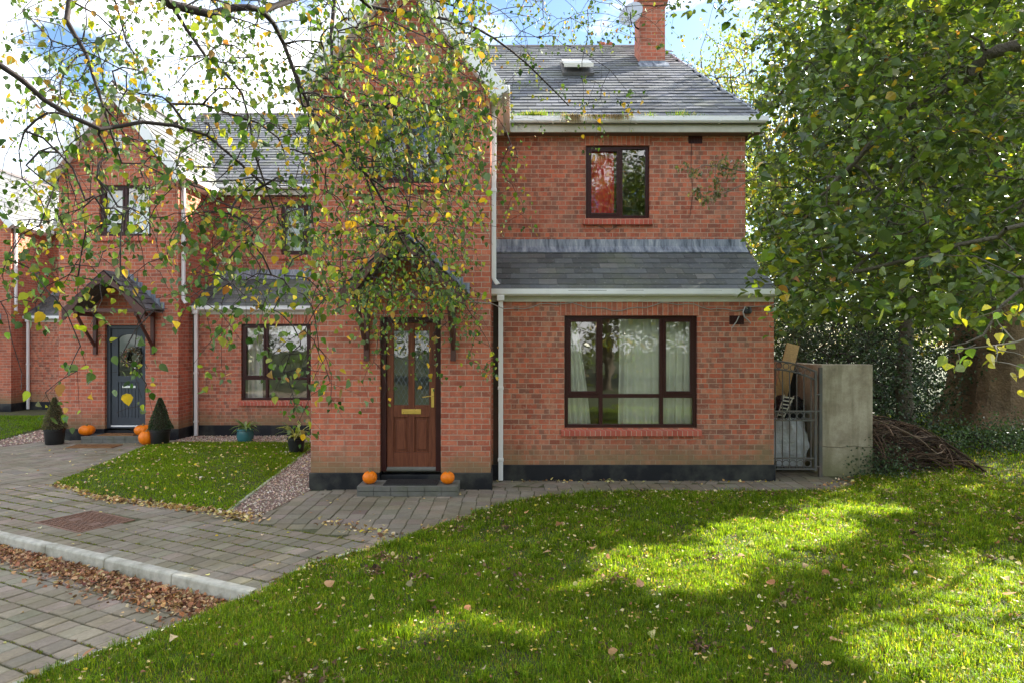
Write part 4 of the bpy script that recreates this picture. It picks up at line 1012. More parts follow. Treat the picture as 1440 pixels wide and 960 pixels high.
# gravel beds
def gravel(name, poly, box, n, size, seed):
    rng = np.random.default_rng(seed); P = rng.uniform((box[0], box[2]), (box[1], box[3]), (n, 2)); P = P[inpoly(P, poly)]; n = len(P)
    O = np.array([(1,0,0),(0,1,0),(-1,0,0),(0,-1,0),(0,0,.8),(0,0,-.8),(.6,.6,.4),(-.6,-.6,.4)]); F = np.array([(0,6,4),(6,1,4),(1,2,4),(2,7,4),(7,3,4),(3,0,4),(0,1,6),(2,3,7),(1,0,5),(2,1,5),(3,2,5),(0,3,5)])
    s = rng.uniform(*size, n)[:, None, None]; a = rng.uniform(0, 6.28, n); c, si = np.cos(a)[:, None], np.sin(a)[:, None]
    V = O[None]*s*(1+rng.normal(0, .18, (n, 8, 3))); X = V[:, :, 0]*c-V[:, :, 1]*si; Y = V[:, :, 0]*si+V[:, :, 1]*c
    V = np.stack([X+P[:, :1], Y+P[:, 1:], V[:, :, 2]+rng.uniform(.002, .014, n)[:, None]], 2)
    Fa = (F[None]+(np.arange(n)*8)[:, None, None]).reshape(-1, 3)
    col = palette(n, [(.58, .42, .33), (.72, .61, .50), (.36, .26, .20), (.46, .42, .35)], [.4, .25, .2, .15], .18)
    tag(mesh_np(name, V.reshape(-1, 3), [Fa], M['gravel'], None, np.repeat(col, 8, 0)), kind='stuff')
sheet('gravel_bed', GRAVEL, .003, M['gravelbed'], .1); sheet('gravel_bed', GRAVEL2, .004, M['gravelbed'], .1)
gravel('gravel', GRAVEL, (-7, -2.7, 7.9, 15), 26000, (.007, .014), 1); gravel('gravel', GRAVEL2, (-17, -9.5, 10.8, 19), 12000, (.012, .022), 2)

# manhole cover
mh = empty('manhole_cover', (-4.87, 7.8, 0), 'rusty patterned iron manhole cover set in the block paving', 'manhole cover')
ux = Vector((MH[1][0]-MH[0][0], MH[1][1]-MH[0][1])).normalized(); uy = Vector((-ux.y, ux.x)); o0 = Vector(MH[0]); W_ = (Vector(MH[1])-o0).length; H_ = (Vector(MH[3])-o0).length
def mp(u, v): q = o0+ux*u+uy*v; return (q.x, q.y)
def qbox(m, u0, u1, v0, v1, z0, z1): m.prism([mp(u0, v0)+(z0,), mp(u1, v0)+(z0,), mp(u1, v1)+(z0,), mp(u0, v1)+(z0,)], (0, 0, z1-z0))
m = MB(); 
for q in ((0, W_, 0, .03), (0, W_, H_-.03, H_), (0, .03, .03, H_-.03), (W_-.03, W_, .03, H_-.03)): qbox(m, *q, -.03, .004)
m.build('rim', M['rust'], mh, bevel=.003)
for h in range(2):
    m = MB(); a = .034+h*(W_/2-.034)+h*.003; b = W_/2-.003+h*(W_/2-.034); qbox(m, a, b, .034, H_-.034, -.03, -.006)
    nu, nv = 9, 13
    for i in range(nu):
        for j in range(nv):
            if 3 <= i <= 5 and 5 <= j <= 7: continue
            u = a+.012+(b-a-.02)*i/nu; v = .045+(H_-.09)*j/nv
            if (i+j) % 2: qbox(m, u, u+.034, v+.010, v+.024, -.0061, .002)
            else: qbox(m, u+.010, u+.024, v, v+.034, -.0061, .002)
    m.build('plate', M['rust'], mh)

# ------------------------------------------------------------------ garden things
def pumpkin(x, y, z, r, sq, label, tilt=0):
    e = empty('pumpkin', (x, y, z), label, 'pumpkin', 'orange pumpkins by the front doors')
    m = MB(); prof = []
    for k in range(15):
        t_ = math.pi*k/14; prof.append((max(.004, r*math.sin(t_)**.85), r*sq*(1-math.cos(t_))*(1)-(.10*r if k in (13, 14) else 0)))
    m.lathe((x, y, z), prof, 60, ribs=10, amp=.055); m.build('skin', M['pumpkin'], e, smooth=True)
    s = MB(); zt = z+2*r*sq*.93; s.tube([(x, y, zt), (x+.004, y, zt+.02), (x+.016, y-.004, zt+.038)], [r*.16, r*.10, r*.09], 7); s.build('stem', M['stemm'], e, smooth=True)
    return e
pumpkin(-1.92, 9.22, .135, .098, .88, 'round orange pumpkin at the left end of the near doorstep')
pumpkin(-.87, 9.22, .135, .096, .86, 'round orange pumpkin at the right end of the near doorstep')
pumpkin(-8.72, 14.0, .135, .155, .68, 'squat wide pumpkin on the left end of the neighbour doorstep')
pumpkin(-7.56, 13.98, .135, .165, .66, 'squat pumpkin at the right end of the neighbour doorstep')
pumpkin(-7.28, 13.60, .0, .150, .95, 'tall pumpkin on the ground between neighbour step and clipped cone')
def mat_(x0, x1, y0, y1, z, mt, label):
    m = MB(); m.box(x0, x1, y0, y1, z, z+.014); n = 26
    for i in range(n):
        a = x0+.02+(x1-x0-.04)*i/n; m.box(a, a+(x1-x0)/n*.5, y0+.02, y1-.02, z+.0141, z+.021)
    tag(m.build('doormat', mt), label, 'doormat')
mat_(-1.72, -1.0, 9.10, 9.45, .136, M['rubber'], 'black ribbed rubber mat on the step of the brown door')
mat_(-8.45, -7.72, 13.9, 14.22, .136, M['coir'], 'brown mat on top of the step of the grey door')
mat_(-8.6, -7.72, 13.15, 13.55, .003, M['coir'], 'ginger coir mat lying on the paving in front of the neighbour step')

def cone_plant(x, y, label, cols):
    e = empty('topiary_cone', (x, y, 0), label, 'topiary', 'clipped cones in black pots by the grey door')
    m = MB(); m.lathe((x, y, 0), [(.15, 0), (.165, .02), (.185, .27), (.20, .275), (.20, .33), (.175, .33), (.17, .29), (.02, .29)], 24); m.build('pot', M['blackpot'], e, smooth=True)
    n = 5200; t = RNG.uniform(0, 1, n)**1.3; a = RNG.uniform(0, 6.28, n); rr = (.205*(1-t)**.85+.012)*RNG.uniform(.78, 1.06, n)*(1+.06*np.sin(a*3+t*9))
    P = np.stack([x+rr*np.cos(a), y+rr*np.sin(a), .31+.62*t], 1); A = np.stack([np.cos(a), np.sin(a), .6+0*a], 1)+RNG.normal(0, .5, (n, 3))
    leaves('foliage', P, A, unit(n), RNG.uniform(.016, .028, n), palette(n, cols, [1]*len(cols), .3), M['leaf_dark'], e, small=True)
    m = MB(); m.lathe((x, y, .29), [(.17, 0), (.15, .1), (.09, .35), (.01, .55)], 12); m.build('stems', M['soil'], e)
cone_plant(-9.18, 13.70, 'browning clipped cone shrub in black pot left of the grey door', [(.16, .15, .06), (.20, .14, .07), (.09, .11, .04)])
cone_plant(-7.02, 13.62, 'dark green clipped cone shrub in black pot right of the grey door', [(.03, .07, .025), (.05, .10, .03), (.02, .045, .02)])

def fronds(e, x, y, z, n, ln, cols, w, wid, name='foliage', mt='leaf'):
    V = []; F = []; C = []
    cs = palette(n, cols, w, .15)
    for i in range(n):
        a = random.uniform(0, 6.28); L_ = ln*random.uniform(.6, 1.1); up = random.uniform(.55, 1.3); s = 9; b = len(V); px_ = -math.sin(a); py_ = math.cos(a)
        for k in range(s+1):
            t = k/s; d = L_*t; h = L_*(up*t-.75*t*t); ww = wid*(math.sin(math.pi*min(1, t*.95+.05)))*(1 if k % 2 else .55)
            cxx, cyy, czz = x+math.cos(a)*d*.75, y+math.sin(a)*d*.75, z+h
            V += [(cxx-px_*ww, cyy-py_*ww, czz), (cxx, cyy, czz-.004), (cxx+px_*ww, cyy+py_*ww, czz)]; C += [cs[i]]*3
        for k in range(s): 
            F += [(b+3*k, b+3*k+1, b+3*k+4, b+3*k+3), (b+3*k+1, b+3*k+2, b+3*k+5, b+3*k+4)]
    mesh_np(name, V, [np.array(F)], M[mt], e, np.array(C))
e = empty('potted_fern', (-5.45, 13.95, 0), 'green fern in a small glazed teal pot under the neighbour window', 'potted plant')
m = MB(); m.lathe((-5.45, 13.95, 0), [(.10, 0), (.15, .03), (.172, .13), (.16, .24), (.178, .25), (.178, .285), (.15, .285), (.145, .24), (.01, .24)], 24); m.build('pot', M['tealpot'], e, smooth=True)
fronds(e, -5.45, 13.95, .25, 46, .40, [(.22, .30, .05), (.13, .22, .04), (.30, .34, .10)], [1, 1, .6], .032)
e = empty('potted_lily', (-3.98, 12.6, 0), 'straggly yellow green plant in a black pot at the gravel edge', 'potted plant')
m = MB(); m.lathe((-3.98, 12.6, 0), [(.12, 0), (.155, .25), (.17, .255), (.17, .29), (.14, .29), (.13, .25), (.01, .25)], 20); m.build('pot', M['blackpot'], e, smooth=True)
fronds(e, -3.98, 12.6, .26, 34, .50, [(.30, .32, .06), (.40, .38, .07), (.16, .22, .05)], [1, 1, .8], .034)
# wreath
e = empty('wreath', (-7.98, 14.33, 1.75), 'dried flower wreath hanging on the glass of the grey door', 'wreath')
n = 520; a = RNG.uniform(0, 6.28, n); r_ = .155+RNG.normal(0, .028, n)
P = np.stack([-7.98+r_*np.cos(a), 14.335+RNG.normal(0, .018, n)-.02, 1.72+r_*np.sin(a)], 1)
leaves('foliage', P, np.stack([np.cos(a), -.4+0*a, np.sin(a)], 1)+RNG.normal(0, .6, (n, 3)), unit(n), RNG.uniform(.03, .06, n), palette(n, [(.12, .13, .07), (.25, .18, .10), (.70, .66, .60), (.45, .12, .08)], [4, 3, 1.6, .7]), M['leaf_dark'], e, small=True)
m = MB(); m.tube([(-7.98+.15*math.cos(k*math.pi/8), 14.345, 1.72+.15*math.sin(k*math.pi/8)) for k in range(17)], .012, 6); m.build('ring', M['twig'], e)

# ------------------------------------------------------------------ side gate, wall and what stands behind
pier = empty('concrete_wall', (5.13, 10.5, 0), 'weathered rendered concrete pier and garden wall right of the iron gate', 'wall')
m = MB(); m.box(4.745, 5.535, 10.47, 10.69, -.2, 1.70); m.build('end_panel', M['concrete'], pier, bevel=.012)
m = MB(); m.box(4.75, 4.95, 10.691, 20.5, -.2, 1.69); m.build('long_wall', M['concrete'], pier, bevel=.01)
m = MB(); pts = [(4.75, .455), (4.83, .44), (4.95, .437), (5.05, .43), (5.15, .447), (5.26, .455), (5.33, .44), (5.42, .435), (5.53, .43)]
m.tube([(x, 10.4685, z) for x, z in pts], .004, 4); m.build('crack', M['soil'], pier)
gate = empty('iron_gate', (4.3, 10.3, 0), 'grey wrought iron side gate with rings, closed between house and pier', 'gate')
gy = 10.32; gx0, gx1 = 3.905, 4.60
def top_z(x): return 1.76-.17*((x-gx0)/(gx1-gx0))**2
m = MB(); 
for x in (gx1-.012,): m.box(x-.016, x+.016, gy-.016, gy+.016, .10, 1.62)
m.box(gx0, gx0+.03, gy-.016, gy+.016, .10, 1.77)
for z in (.13, .29, .865, 1.0): m.box(gx0+.03, gx1-.029, gy-.012, gy+.012, z-.012, z+.012)
for off in (0, -.125): m.tube([(x, gy, top_z(x)+off) for x in np.linspace(gx0, gx1, 12)], .013, 6)
m.build('frame', M['iron'], gate)
for i in range(6):
    x = gx0+.075+i*.108; b = MB(); b.tube([(x, gy, .14), (x, gy, top_z(x)-.11)], .0085, 6); b.build('bar', M['iron'], gate)
def ring(x, z, r, mt='iron'):
    b = MB(); b.tube([(x+r*math.cos(k*math.pi/8), gy, z+r*math.sin(k*math.pi/8)) for k in range(17)], .007, 5, caps=False); b.build('ring', M[mt], gate)
for i in range(6):
    x = gx0+.075+i*.108+.054
    if x < gx1-.03: ring(x, .9325, .048); ring(x, .21, .052); ring(x, top_z(x)-.0625, .045)
m = MB(); m.box(4.655, 4.705, gy+.02, gy+.07, -.05, 1.66); m.tube([(4.60, gy, 1.25), (4.66, gy+.03, 1.25)], .012, 6); m.tube([(4.60, gy, .16), (4.66, gy+.03, .16)], .012, 6); m.tube([(4.60, gy, 1.0), (4.66, gy+.03, 1.0)], .012, 6); m.build('post', M['iron'], gate, bevel=.003)

# bulk bag, OSB board, black plastic, slatted crate, laths
def blob(name, c, rx, ry, h, mat, label, cat, wr=.06, seed=0):
    rnd = random.Random(seed); m = MB(); n = 40; rows = 14; vs = []; fs = []
    for j in range(rows+1):
        t = j/rows; z = h*t; sc = .80+.28*math.sin(math.pi*min(1, t*.9+.05))
        for k in range(n):
            a = 2*math.pi*k/n; q = 1/max(abs(math.cos(a)), abs(math.sin(a)))**.6
            w_ = 1+wr*math.sin(a*5+t*3)+wr*.8*math.sin(a*11+t*7)+wr*.4*math.sin(t*23+a*3)
            vs.append((c[0]+rx*sc*q*w_*math.cos(a), c[1]+ry*sc*q*w_*math.sin(a), c[2]+z+.03*math.sin(a*3)*t))
    for j in range(rows):
        for k in range(n): fs.append((j*n+k, j*n+(k+1) % n, (j+1)*n+(k+1) % n, (j+1)*n+k))
    fs.append(tuple(range(n))[::-1]); fs.append(tuple(range(rows*n, rows*n+n)))
    m.add(vs, fs); return tag(m.build(name, mat, smooth=True), label, cat)
blob('bulk_bag', (4.36, 11.0, 0.10), .31, .33, .72, M['bag'], 'white woven builders bulk bag behind the iron gate', 'bag', .07, 1)
blob('plastic_sack', (4.47, 10.97, .80), .18, .16, .36, M['plastic'], 'black plastic bundle on top of the white bulk bag', 'sack', .13, 2)
m = MB(); m.prism([(4.26, 11.22, 1.0), (4.50, 11.20, 1.08), (4.735, 11.24, 1.98), (4.53, 11.24, 2.03)], (0, .018, 0)); tag(m.build('osb_board', M['osb']), 'pale chipboard offcut leaning up behind the iron gate', 'board')
m = MB(); m.prism([(4.50, 11.34, .7), (4.74, 11.34, .7), (4.74, 11.38, 1.86), (4.60, 11.38, 1.86)], (0, .02, 0)); tag(m.build('black_panel', M['plastic']), 'black sheet standing behind the chipboard offcut', 'panel')
m = MB(); m.tube([(4.18, 11.35, .9), (4.28, 11.40, 1.98)], .020, 4); tag(m.build('timber_lath', M['wood']), 'thin timber lath standing left of the chipboard', 'lath', 'timber laths behind the gate')
m = MB(); m.tube([(4.52, 11.12, 1.0), (4.20, 11.18, 1.92)], .012, 4); tag(m.build('timber_lath', M['wood']), 'thin timber lath slanting away from the foot of the chipboard', 'lath', 'timber laths behind the gate')
m = MB()
for i in range(6): m.prism([(4.17+.02*i, 10.72, .90+.055*i), (4.27+.03*i, 10.70, .88+.055*i), (4.275+.03*i, 10.70, .90+.055*i), (4.175+.02*i, 10.72, .92+.055*i)], (0, .01, 0))
m.tube([(4.17, 10.73, .88), (4.28, 10.73, 1.22)], .009, 4); m.tube([(4.26, 10.71, .86), (4.42, 10.71, 1.2)], .009, 4)
tag(m.build('plastic_crate', M['cream']), 'white slatted crate side showing above the bulk bag', 'crate')

# heap of cut vines
def vines():
    rnd = random.Random(4); V = MB()
    for i in range(520):
        x = rnd.uniform(5.55, 6.9); top = max(.1, .85*(1-((x-5.85)/1.4)**2)) if x > 5.85 else .8
        y = rnd.uniform(10.5, 11.7); z = rnd.uniform(0.02, top); a = rnd.uniform(-.9, .9)+(math.pi if rnd.random() < .5 else 0); p = Vector((x, y, z)); pts = [p]; L_ = rnd.uniform(.5, 1.7); k = rnd.uniform(-1.5, 1.5); el = rnd.uniform(-.5, .5)
        s = int(L_/.1)
        for j in range(s):
            a += k*.1*rnd.uniform(.4, 1.6); el += rnd.uniform(-.25, .2)
            p = p+Vector((math.cos(a)*math.cos(el), math.sin(a)*math.cos(el)*.8, math.sin(el)))*.1
            hx = max(.03, .85*(1-max(0, (p.x-5.85)/1.4)**2)); 
            if p.z > hx: el = -.3; p.z = hx
            p.z = max(.02, p.z); p.x = max(5.56, p.x); pts.append(p)
        c = rnd.choice([(.12, .075, .05), (.07, .048, .034), (.17, .12, .085), (.05, .034, .028)]); r = rnd.choice([.003, .004, .006, .009, .014])*rnd.uniform(.8, 1.3)
        V.tube(pts, [r]*len(pts[:-1])+[r*.5], 5, col=c, caps=False)
    tag(V.build('vine_heap', M['vine'], smooth=True, fix=False), 'tangled heap of cut brown ivy stems beside the concrete pier', 'vine heap')
vines()

# ------------------------------------------------------------------ trees
GREENS = [(.060, .125, .012), (.110, .185, .016), (.030, .072, .010), (.13, .19, .09), (.34, .36, .03), (.60, .38, .03), (.36, .18, .05)]
RG = [(.085, .140, .022), (.135, .195, .030), (.040, .075, .016), (.15, .20, .09), (.30, .34, .03), (.56, .40, .03), (.40, .20, .05)]
def box_anchors(specs):
    out = []; 
    for (x0, x1, y0, y1, Y0, Y1, n) in specs:
        Y = RNG.uniform(Y0, Y1, n); X = (RNG.uniform(x0, x1, n)-720)/960*Y; Z = 2.05+(480-RNG.uniform(y0, y1, n))/960*Y
        out.append(np.stack([X, Y, Z], 1))
    return np.concatenate(out)

SUNX, SUNY = .80*1.664, .60*1.664
GAPS = [[(.3, 5.6), (.9, 5.1), (2.3, 6.1), (3.7, 7.2), (4.8, 8.6), (3.3, 8.0), (1.7, 7.0)], [(1.8, 3.8), (2.0, 4.5), (3.0, 5.4), (4.1, 6.0), (4.9, 5.7), (4.7, 4.2), (3, 3.2)], [(4.5, 8.9), (5.1, 9.1), (5.2, 9.3), (4.7, 9.2)], [(-1.4, 4.4), (-.6, 4.3), (.3, 5.0), (-.6, 4.8)]]
def sunlit(P, marg=0.):
    q = np.stack([P[:, 0]-SUNX*P[:, 2], P[:, 1]-SUNY*P[:, 2]], 1); q = q+.22*np.stack([np.sin(q[:, 1]*5+q[:, 0]*2), np.sin(q[:, 0]*4.3+1)], 1)
    m = np.zeros(len(P), bool)
    for g_ in GAPS: m |= inpoly(q, g_)
    return m
def near_tree(name, label, trunk, limbs, anchors, nl, length, droop, size, w, twr=.0013, grow_kw={}, mat='twig', spread=.05, limbmat=None, trunk_r=.25, bare=0., rexp=.44, pal=None, lie=0., lmat='leaf'):
    e = empty(name, (trunk[0][0], trunk[0][1], 0), label, 'tree')
    tm = MB(); tm.tube(trunk, [trunk_r*(1.25 if i == 0 else 1-.35*i/len(trunk)) for i in range(len(trunk))], 16); tm.build('trunk', M['bark'], e, smooth=True)
    anchors = anchors[~sunlit(anchors)]
    P, PA, MR, cnt, ids = grow(limbs, anchors, **grow_kw)
    Rr = np.maximum(twr*np.maximum(cnt, 1)**rexp, MR)
    branch_mesh('branches', P, PA, Rr, M[mat], e, 5)
    pts, A, N, S, C, end, dr = spray(P, [i_ for i_ in ids if RNG.uniform() > bare], nl, length, droop, size, pal or GREENS, w, spread)
    if lie:   # leaves held out flat along the shoot instead of hanging
        n_ = len(A); a_ = RNG.uniform(0, 6.28, n_); A = np.stack([np.cos(a_), np.sin(a_), RNG.normal(-.5, .35, n_)], 1); N = RNG.normal(0, lie, (n_, 3)); N[:, 2] += 1.
        S = S*RNG.uniform(.75, 1.25, n_)
    k_ = ~sunlit(pts) | (RNG.uniform(0, 1, len(pts)) < .1); pts, A, N, S, C = pts[k_], A[k_], N[k_], S[k_], C[k_]
    leaves('foliage', pts, A, N, S, C, M[lmat], e)
    tp, tpa, tr = twigs(end, dr, length, twr*.8); branch_mesh('twigs', tp, tpa, tr, M[mat], e, 3)
    return e

# weeping tree whose trunk stands out of view to the left, branches hanging across the terrace
T1 = [(-4.9, 1.2, -.2), (-4.75, 1.35, 1.5), (-4.6, 1.5, 3.2), (-4.3, 1.7, 5.0), (-4.1, 1.9, 6.8)]
limbs1 = [
    ([(-4.55, 1.5, 3.6), (-3.6, 2.6, 4.5), (-2.6, 3.4, 4.55), px(240, 8, 3.9), px(330, 12, 4.1), px(368, 16, 4.2), px(400, 62, 4.4), px(425, 150, 4.6)], .042, .008),
    ([px(368, 16, 4.2), px(480, -20, 4.7), px(520, 10, 5.0), px(600, 22, 5.2), px(670, 40, 5.4), px(740, 90, 5.6), px(800, 150, 5.7)], .020, .005),
    ([(-4.6, 1.5, 3.3), (-3.5, 2.2, 3.9), px(-120, 60, 2.9), px(0, 92, 3.0), px(60, 140, 3.1), px(140, 183, 3.2), px(200, 172, 3.35), px(290, 190, 3.5), px(370, 260, 3.7)], .020, .004),
    ([(-4.3, 1.7, 4.8), (-3.0, 3.2, 5.2), px(80, -60, 4.2), px(95, 30, 4.2), px(120, 75, 4.2), px(145, 150, 4.2), px(170, 230, 4.3)], .028, .005),
    ([(-4.3, 1.7, 5.0), (-3.2, 3.6, 6.2), (-2.2, 4.9, 6.4), px(440, -160, 5.5), px(470, -30, 5.5), px(468, 80, 5.4), px(500, 200, 5.5), px(530, 300, 5.6)], .040, .006),
    ([px(440, -160, 5.5), px(600, -190, 6), px(720, -130, 6.4), px(800, -60, 6.6), px(880, 10, 6.8)], .020, .004),
    ([px(400, 62, 4.4), px(450, 180, 4.5), px(520, 250, 4.7), px(560, 330, 4.9), px(600, 400, 5.1)], .012, .004),
    ([px(240, 8, 3.9), px(290, 80, 4.0), px(340, 130, 4.1), px(360, 220, 4.2), px(400, 330, 4.4)], .012, .003),
]
A1 = box_anchors([
    (430, 690, -20, 190, 3.4, 6.6, 560), (430, 680, 130, 330, 3.6, 6.4, 500), (450, 660, 320, 430, 4.4, 6.6, 250), (500, 680, 400, 470, 5.2, 6.6, 100), (560, 620, 470, 520, 5.4, 6.2, 8), (560, 690, 320, 420, 5.2, 6.4, 26),
    (690, 745, 200, 330, 5.2, 6.2, 22), (640, 700, 440, 520, 5.6, 6.2, 12),
    (0, 440, -20, 150, 3.0, 7.0, 370), (0, 440, 130, 330, 2.8, 6.5, 360), (0, 250, 300, 430, 2.5, 4.8, 76), (250, 460, 300, 440, 3.0, 5.6, 125),
    (90, 240, 420, 540, 2.5, 3.4, 12), (20, 70, 480, 560, 2.6, 3.2, 3), (130, 210, 530, 580, 2.5, 3.0, 3), (270, 450, 420, 520, 3.0, 4.2, 22), (390, 470, 500, 610, 3.2, 4.2, 13), (500, 560, 470, 545, 4.6, 5.4, 7),
    (700, 960, -20, 60, 5.5, 8.5, 75), (680, 900, 40, 150, 5.5, 8.0, 42), (700, 900, 130, 200, 6.0, 8.0, 12),
    (-100, 900, -350, -20, 3.2, 8, 360)])
near_tree('weeping_birch', 'weeping autumn tree with hanging twigs of green and yellow leaves in front of the terrace', T1, limbs1, A1, 7, .16, 1.4, (.024, .054),
          [.22, .20, .10, .20, .16, .08, .04], twr=.0014, bare=.24, rexp=.36, lmat='leaf_birch', grow_kw=dict(up_pen=3.2, arch=.45, step=.11, jit=.006, wob=.035), spread=.04)
# bare dangling twigs of the same habit are part of the branches above

# big broadleaf tree at the right, trunk out of view, crown over the lawn
T2 = [(9.4, 6.2, -.2), (9.3, 6.3, 1.8), (9.1, 6.5, 4.0), (8.8, 6.8, 6.5), (8.5, 7.0, 9.0)]
limbs2 = [
    ([(9.2, 6.4, 3.6), (7.4, 6.2, 4.9), px(1440, 60, 6.1), px(1360, 110, 6.2), px(1280, 150, 6.3), px(1200, 230, 6.5), px(1130, 300, 6.7)], .085, .012),
    ([(9.0, 6.6, 5.0), (7.6, 7.4, 6.3), px(1330, -20, 7.5), px(1220, 20, 7.6), px(1140, 90, 7.8), px(1075, 160, 8.0)], .07, .012),
    ([(9.2, 6.4, 3.2), (7.6, 5.4, 3.6), px(1500, 300, 4.6), px(1400, 330, 4.7), px(1300, 360, 4.9), px(1200, 380, 5.3)], .024, .004),
    ([(9.2, 6.4, 3.0), (6.5, 4.6, 2.9), px(1520, 380, 3.6), px(1440, 400, 3.6), px(1380, 470, 3.6), px(1340, 490, 3.6)], .02, .003),
    ([(8.8, 6.8, 6.5), (7.0, 8.6, 8.2), (5.0, 9.0, 7.8), (3.6, 8.8, 6.6)], .06, .012),
    ([(9.1, 6.5, 4.2), (8.2, 8.6, 4.8), px(1380, 260, 9.4), px(1240, 260, 9.4), px(1130, 330, 9.2)], .05, .01),
]
A2 = box_anchors([
    (1180, 1480, -60, 140, 5.2, 8.8, 620), (1070, 1250, -60, 150, 6.0, 9, 270), (960, 1080, -60, 20, 6.4, 9, 40),
    (1130, 1480, 130, 330, 4.9, 8.8, 800), (1065, 1160, 180, 330, 6.2, 9.0, 150), (1090, 1480, 310, 410, 5.0, 8.6, 430), (1075, 1140, 300, 440, 6.2, 8.8, 90), (1110, 1330, 400, 450, 5.4, 8.6, 120),
    (1110, 1200, 440, 480, 6.2, 8.6, 14), (1320, 1460, 400, 440, 4.2, 5.8, 20), (1290, 1450, 330, 420, 3.8, 5, 36),
    (1200, 1700, -500, -60, 5.0, 9, 420), (1450, 1900, -200, 380, 4.6, 8, 420)])
A2 = A2[(np.sin(A2[:, 0]*2.6+A2[:, 2]*1.1)+np.sin(A2[:, 2]*3.1-A2[:, 1]*1.3+1)+np.sin(A2[:, 1]*2.9+A2[:, 0]*1.2+2)+RNG.normal(0, .45, len(A2))) > -.75]
near_tree('broadleaf_tree', 'large dense green broadleaf tree overhanging the lawn from the right edge', T2, limbs2, A2, 11, .34, .5, (.056, .108),
          [.30, .34, .20, .11, .035, .018, .006], twr=.0018, grow_kw=dict(up_pen=.8, arch=.4, step=.14, jit=.02), mat='bark', spread=.045, trunk_r=.34, pal=RG, lie=.55)
# low sunlit branch with yellowing leaves
e = empty('yellow_branch', px(1500, 400, 3.5), 'low branch with bright yellow lime leaves reaching in from the right edge', 'branch')
bA = np.array([px(x, y, Y) for x, y, Y in [(1345, 492, 3.5), (1372, 484, 3.5), (1402, 492, 3.45), (1425, 478, 3.5), (1440, 500, 3.4), (1400, 508, 3.4), (1370, 448, 3.7), (1395, 440, 3.6), (1430, 425, 3.6), (1425, 530, 3.2), (1460, 525, 3.2), (1350, 510, 3.5), (1455, 455, 3.4), (1480, 480, 3.4)]])
P, PA, MR, cnt, ids = grow([([px(1640, 330, 3.5), px(1540, 400, 3.5), px(1460, 470, 3.5), px(1400, 486, 3.5), px(1330, 490, 3.5)], .012, .002)], bA, up_pen=.3, arch=.2, step=.06, jit=.004)
branch_mesh('branches', P, PA, np.maximum(.0018*np.maximum(cnt, 1)**.45, MR*.8), M['bark_pale'], e, 5)
pts, A, N, S, C, end, dr = spray(P, ids, 4, .07, .4, (.05, .075), [(.62, .55, .04), (.36, .44, .05), (.20, .30, .05)], [.45, .35, .2], .03)
leaves('foliage', pts, A, N, S, C, M['leaf'], e)
# withered twig against the brickwork
e = empty('withered_twig', px(1048, 300, 9.6), 'withered leafy twig in front of the bricks right of the upper window', 'twig')
bA = np.array([px(x, y, 9.6) for x, y in 2*[(965, 232), (975, 240), (985, 270), (1010, 228), (1022, 236), (1005, 250), (1030, 245), (1012, 262), (990, 276), (1000, 275), (1035, 232), (1018, 222)]])
P, PA, MR, cnt, ids = grow([([px(1120, 235, 9.3), px(1075, 245, 9.5), px(1040, 262, 9.6), px(1010, 275, 9.6), px(985, 277, 9.6)], .007, .002), ([px(1075, 245, 9.5), px(1030, 238, 9.6), px(990, 232, 9.6)], .005, .002)], bA, up_pen=.3, arch=.1, step=.08, jit=.006)
branch_mesh('branches', P, PA, np.maximum(.0028*np.maximum(cnt, 1)**.4, MR), M['bark_pale'], e, 4)
pts, A, N, S, C, end, dr = spray(P, ids, 13, .13, .2, (.05, .09), [(.20, .20, .10), (.26, .21, .13), (.12, .14, .06)], [1, 1, 1], .04)
leaves('foliage', pts, A, N, S, C, M['leaf'], e, small=True)

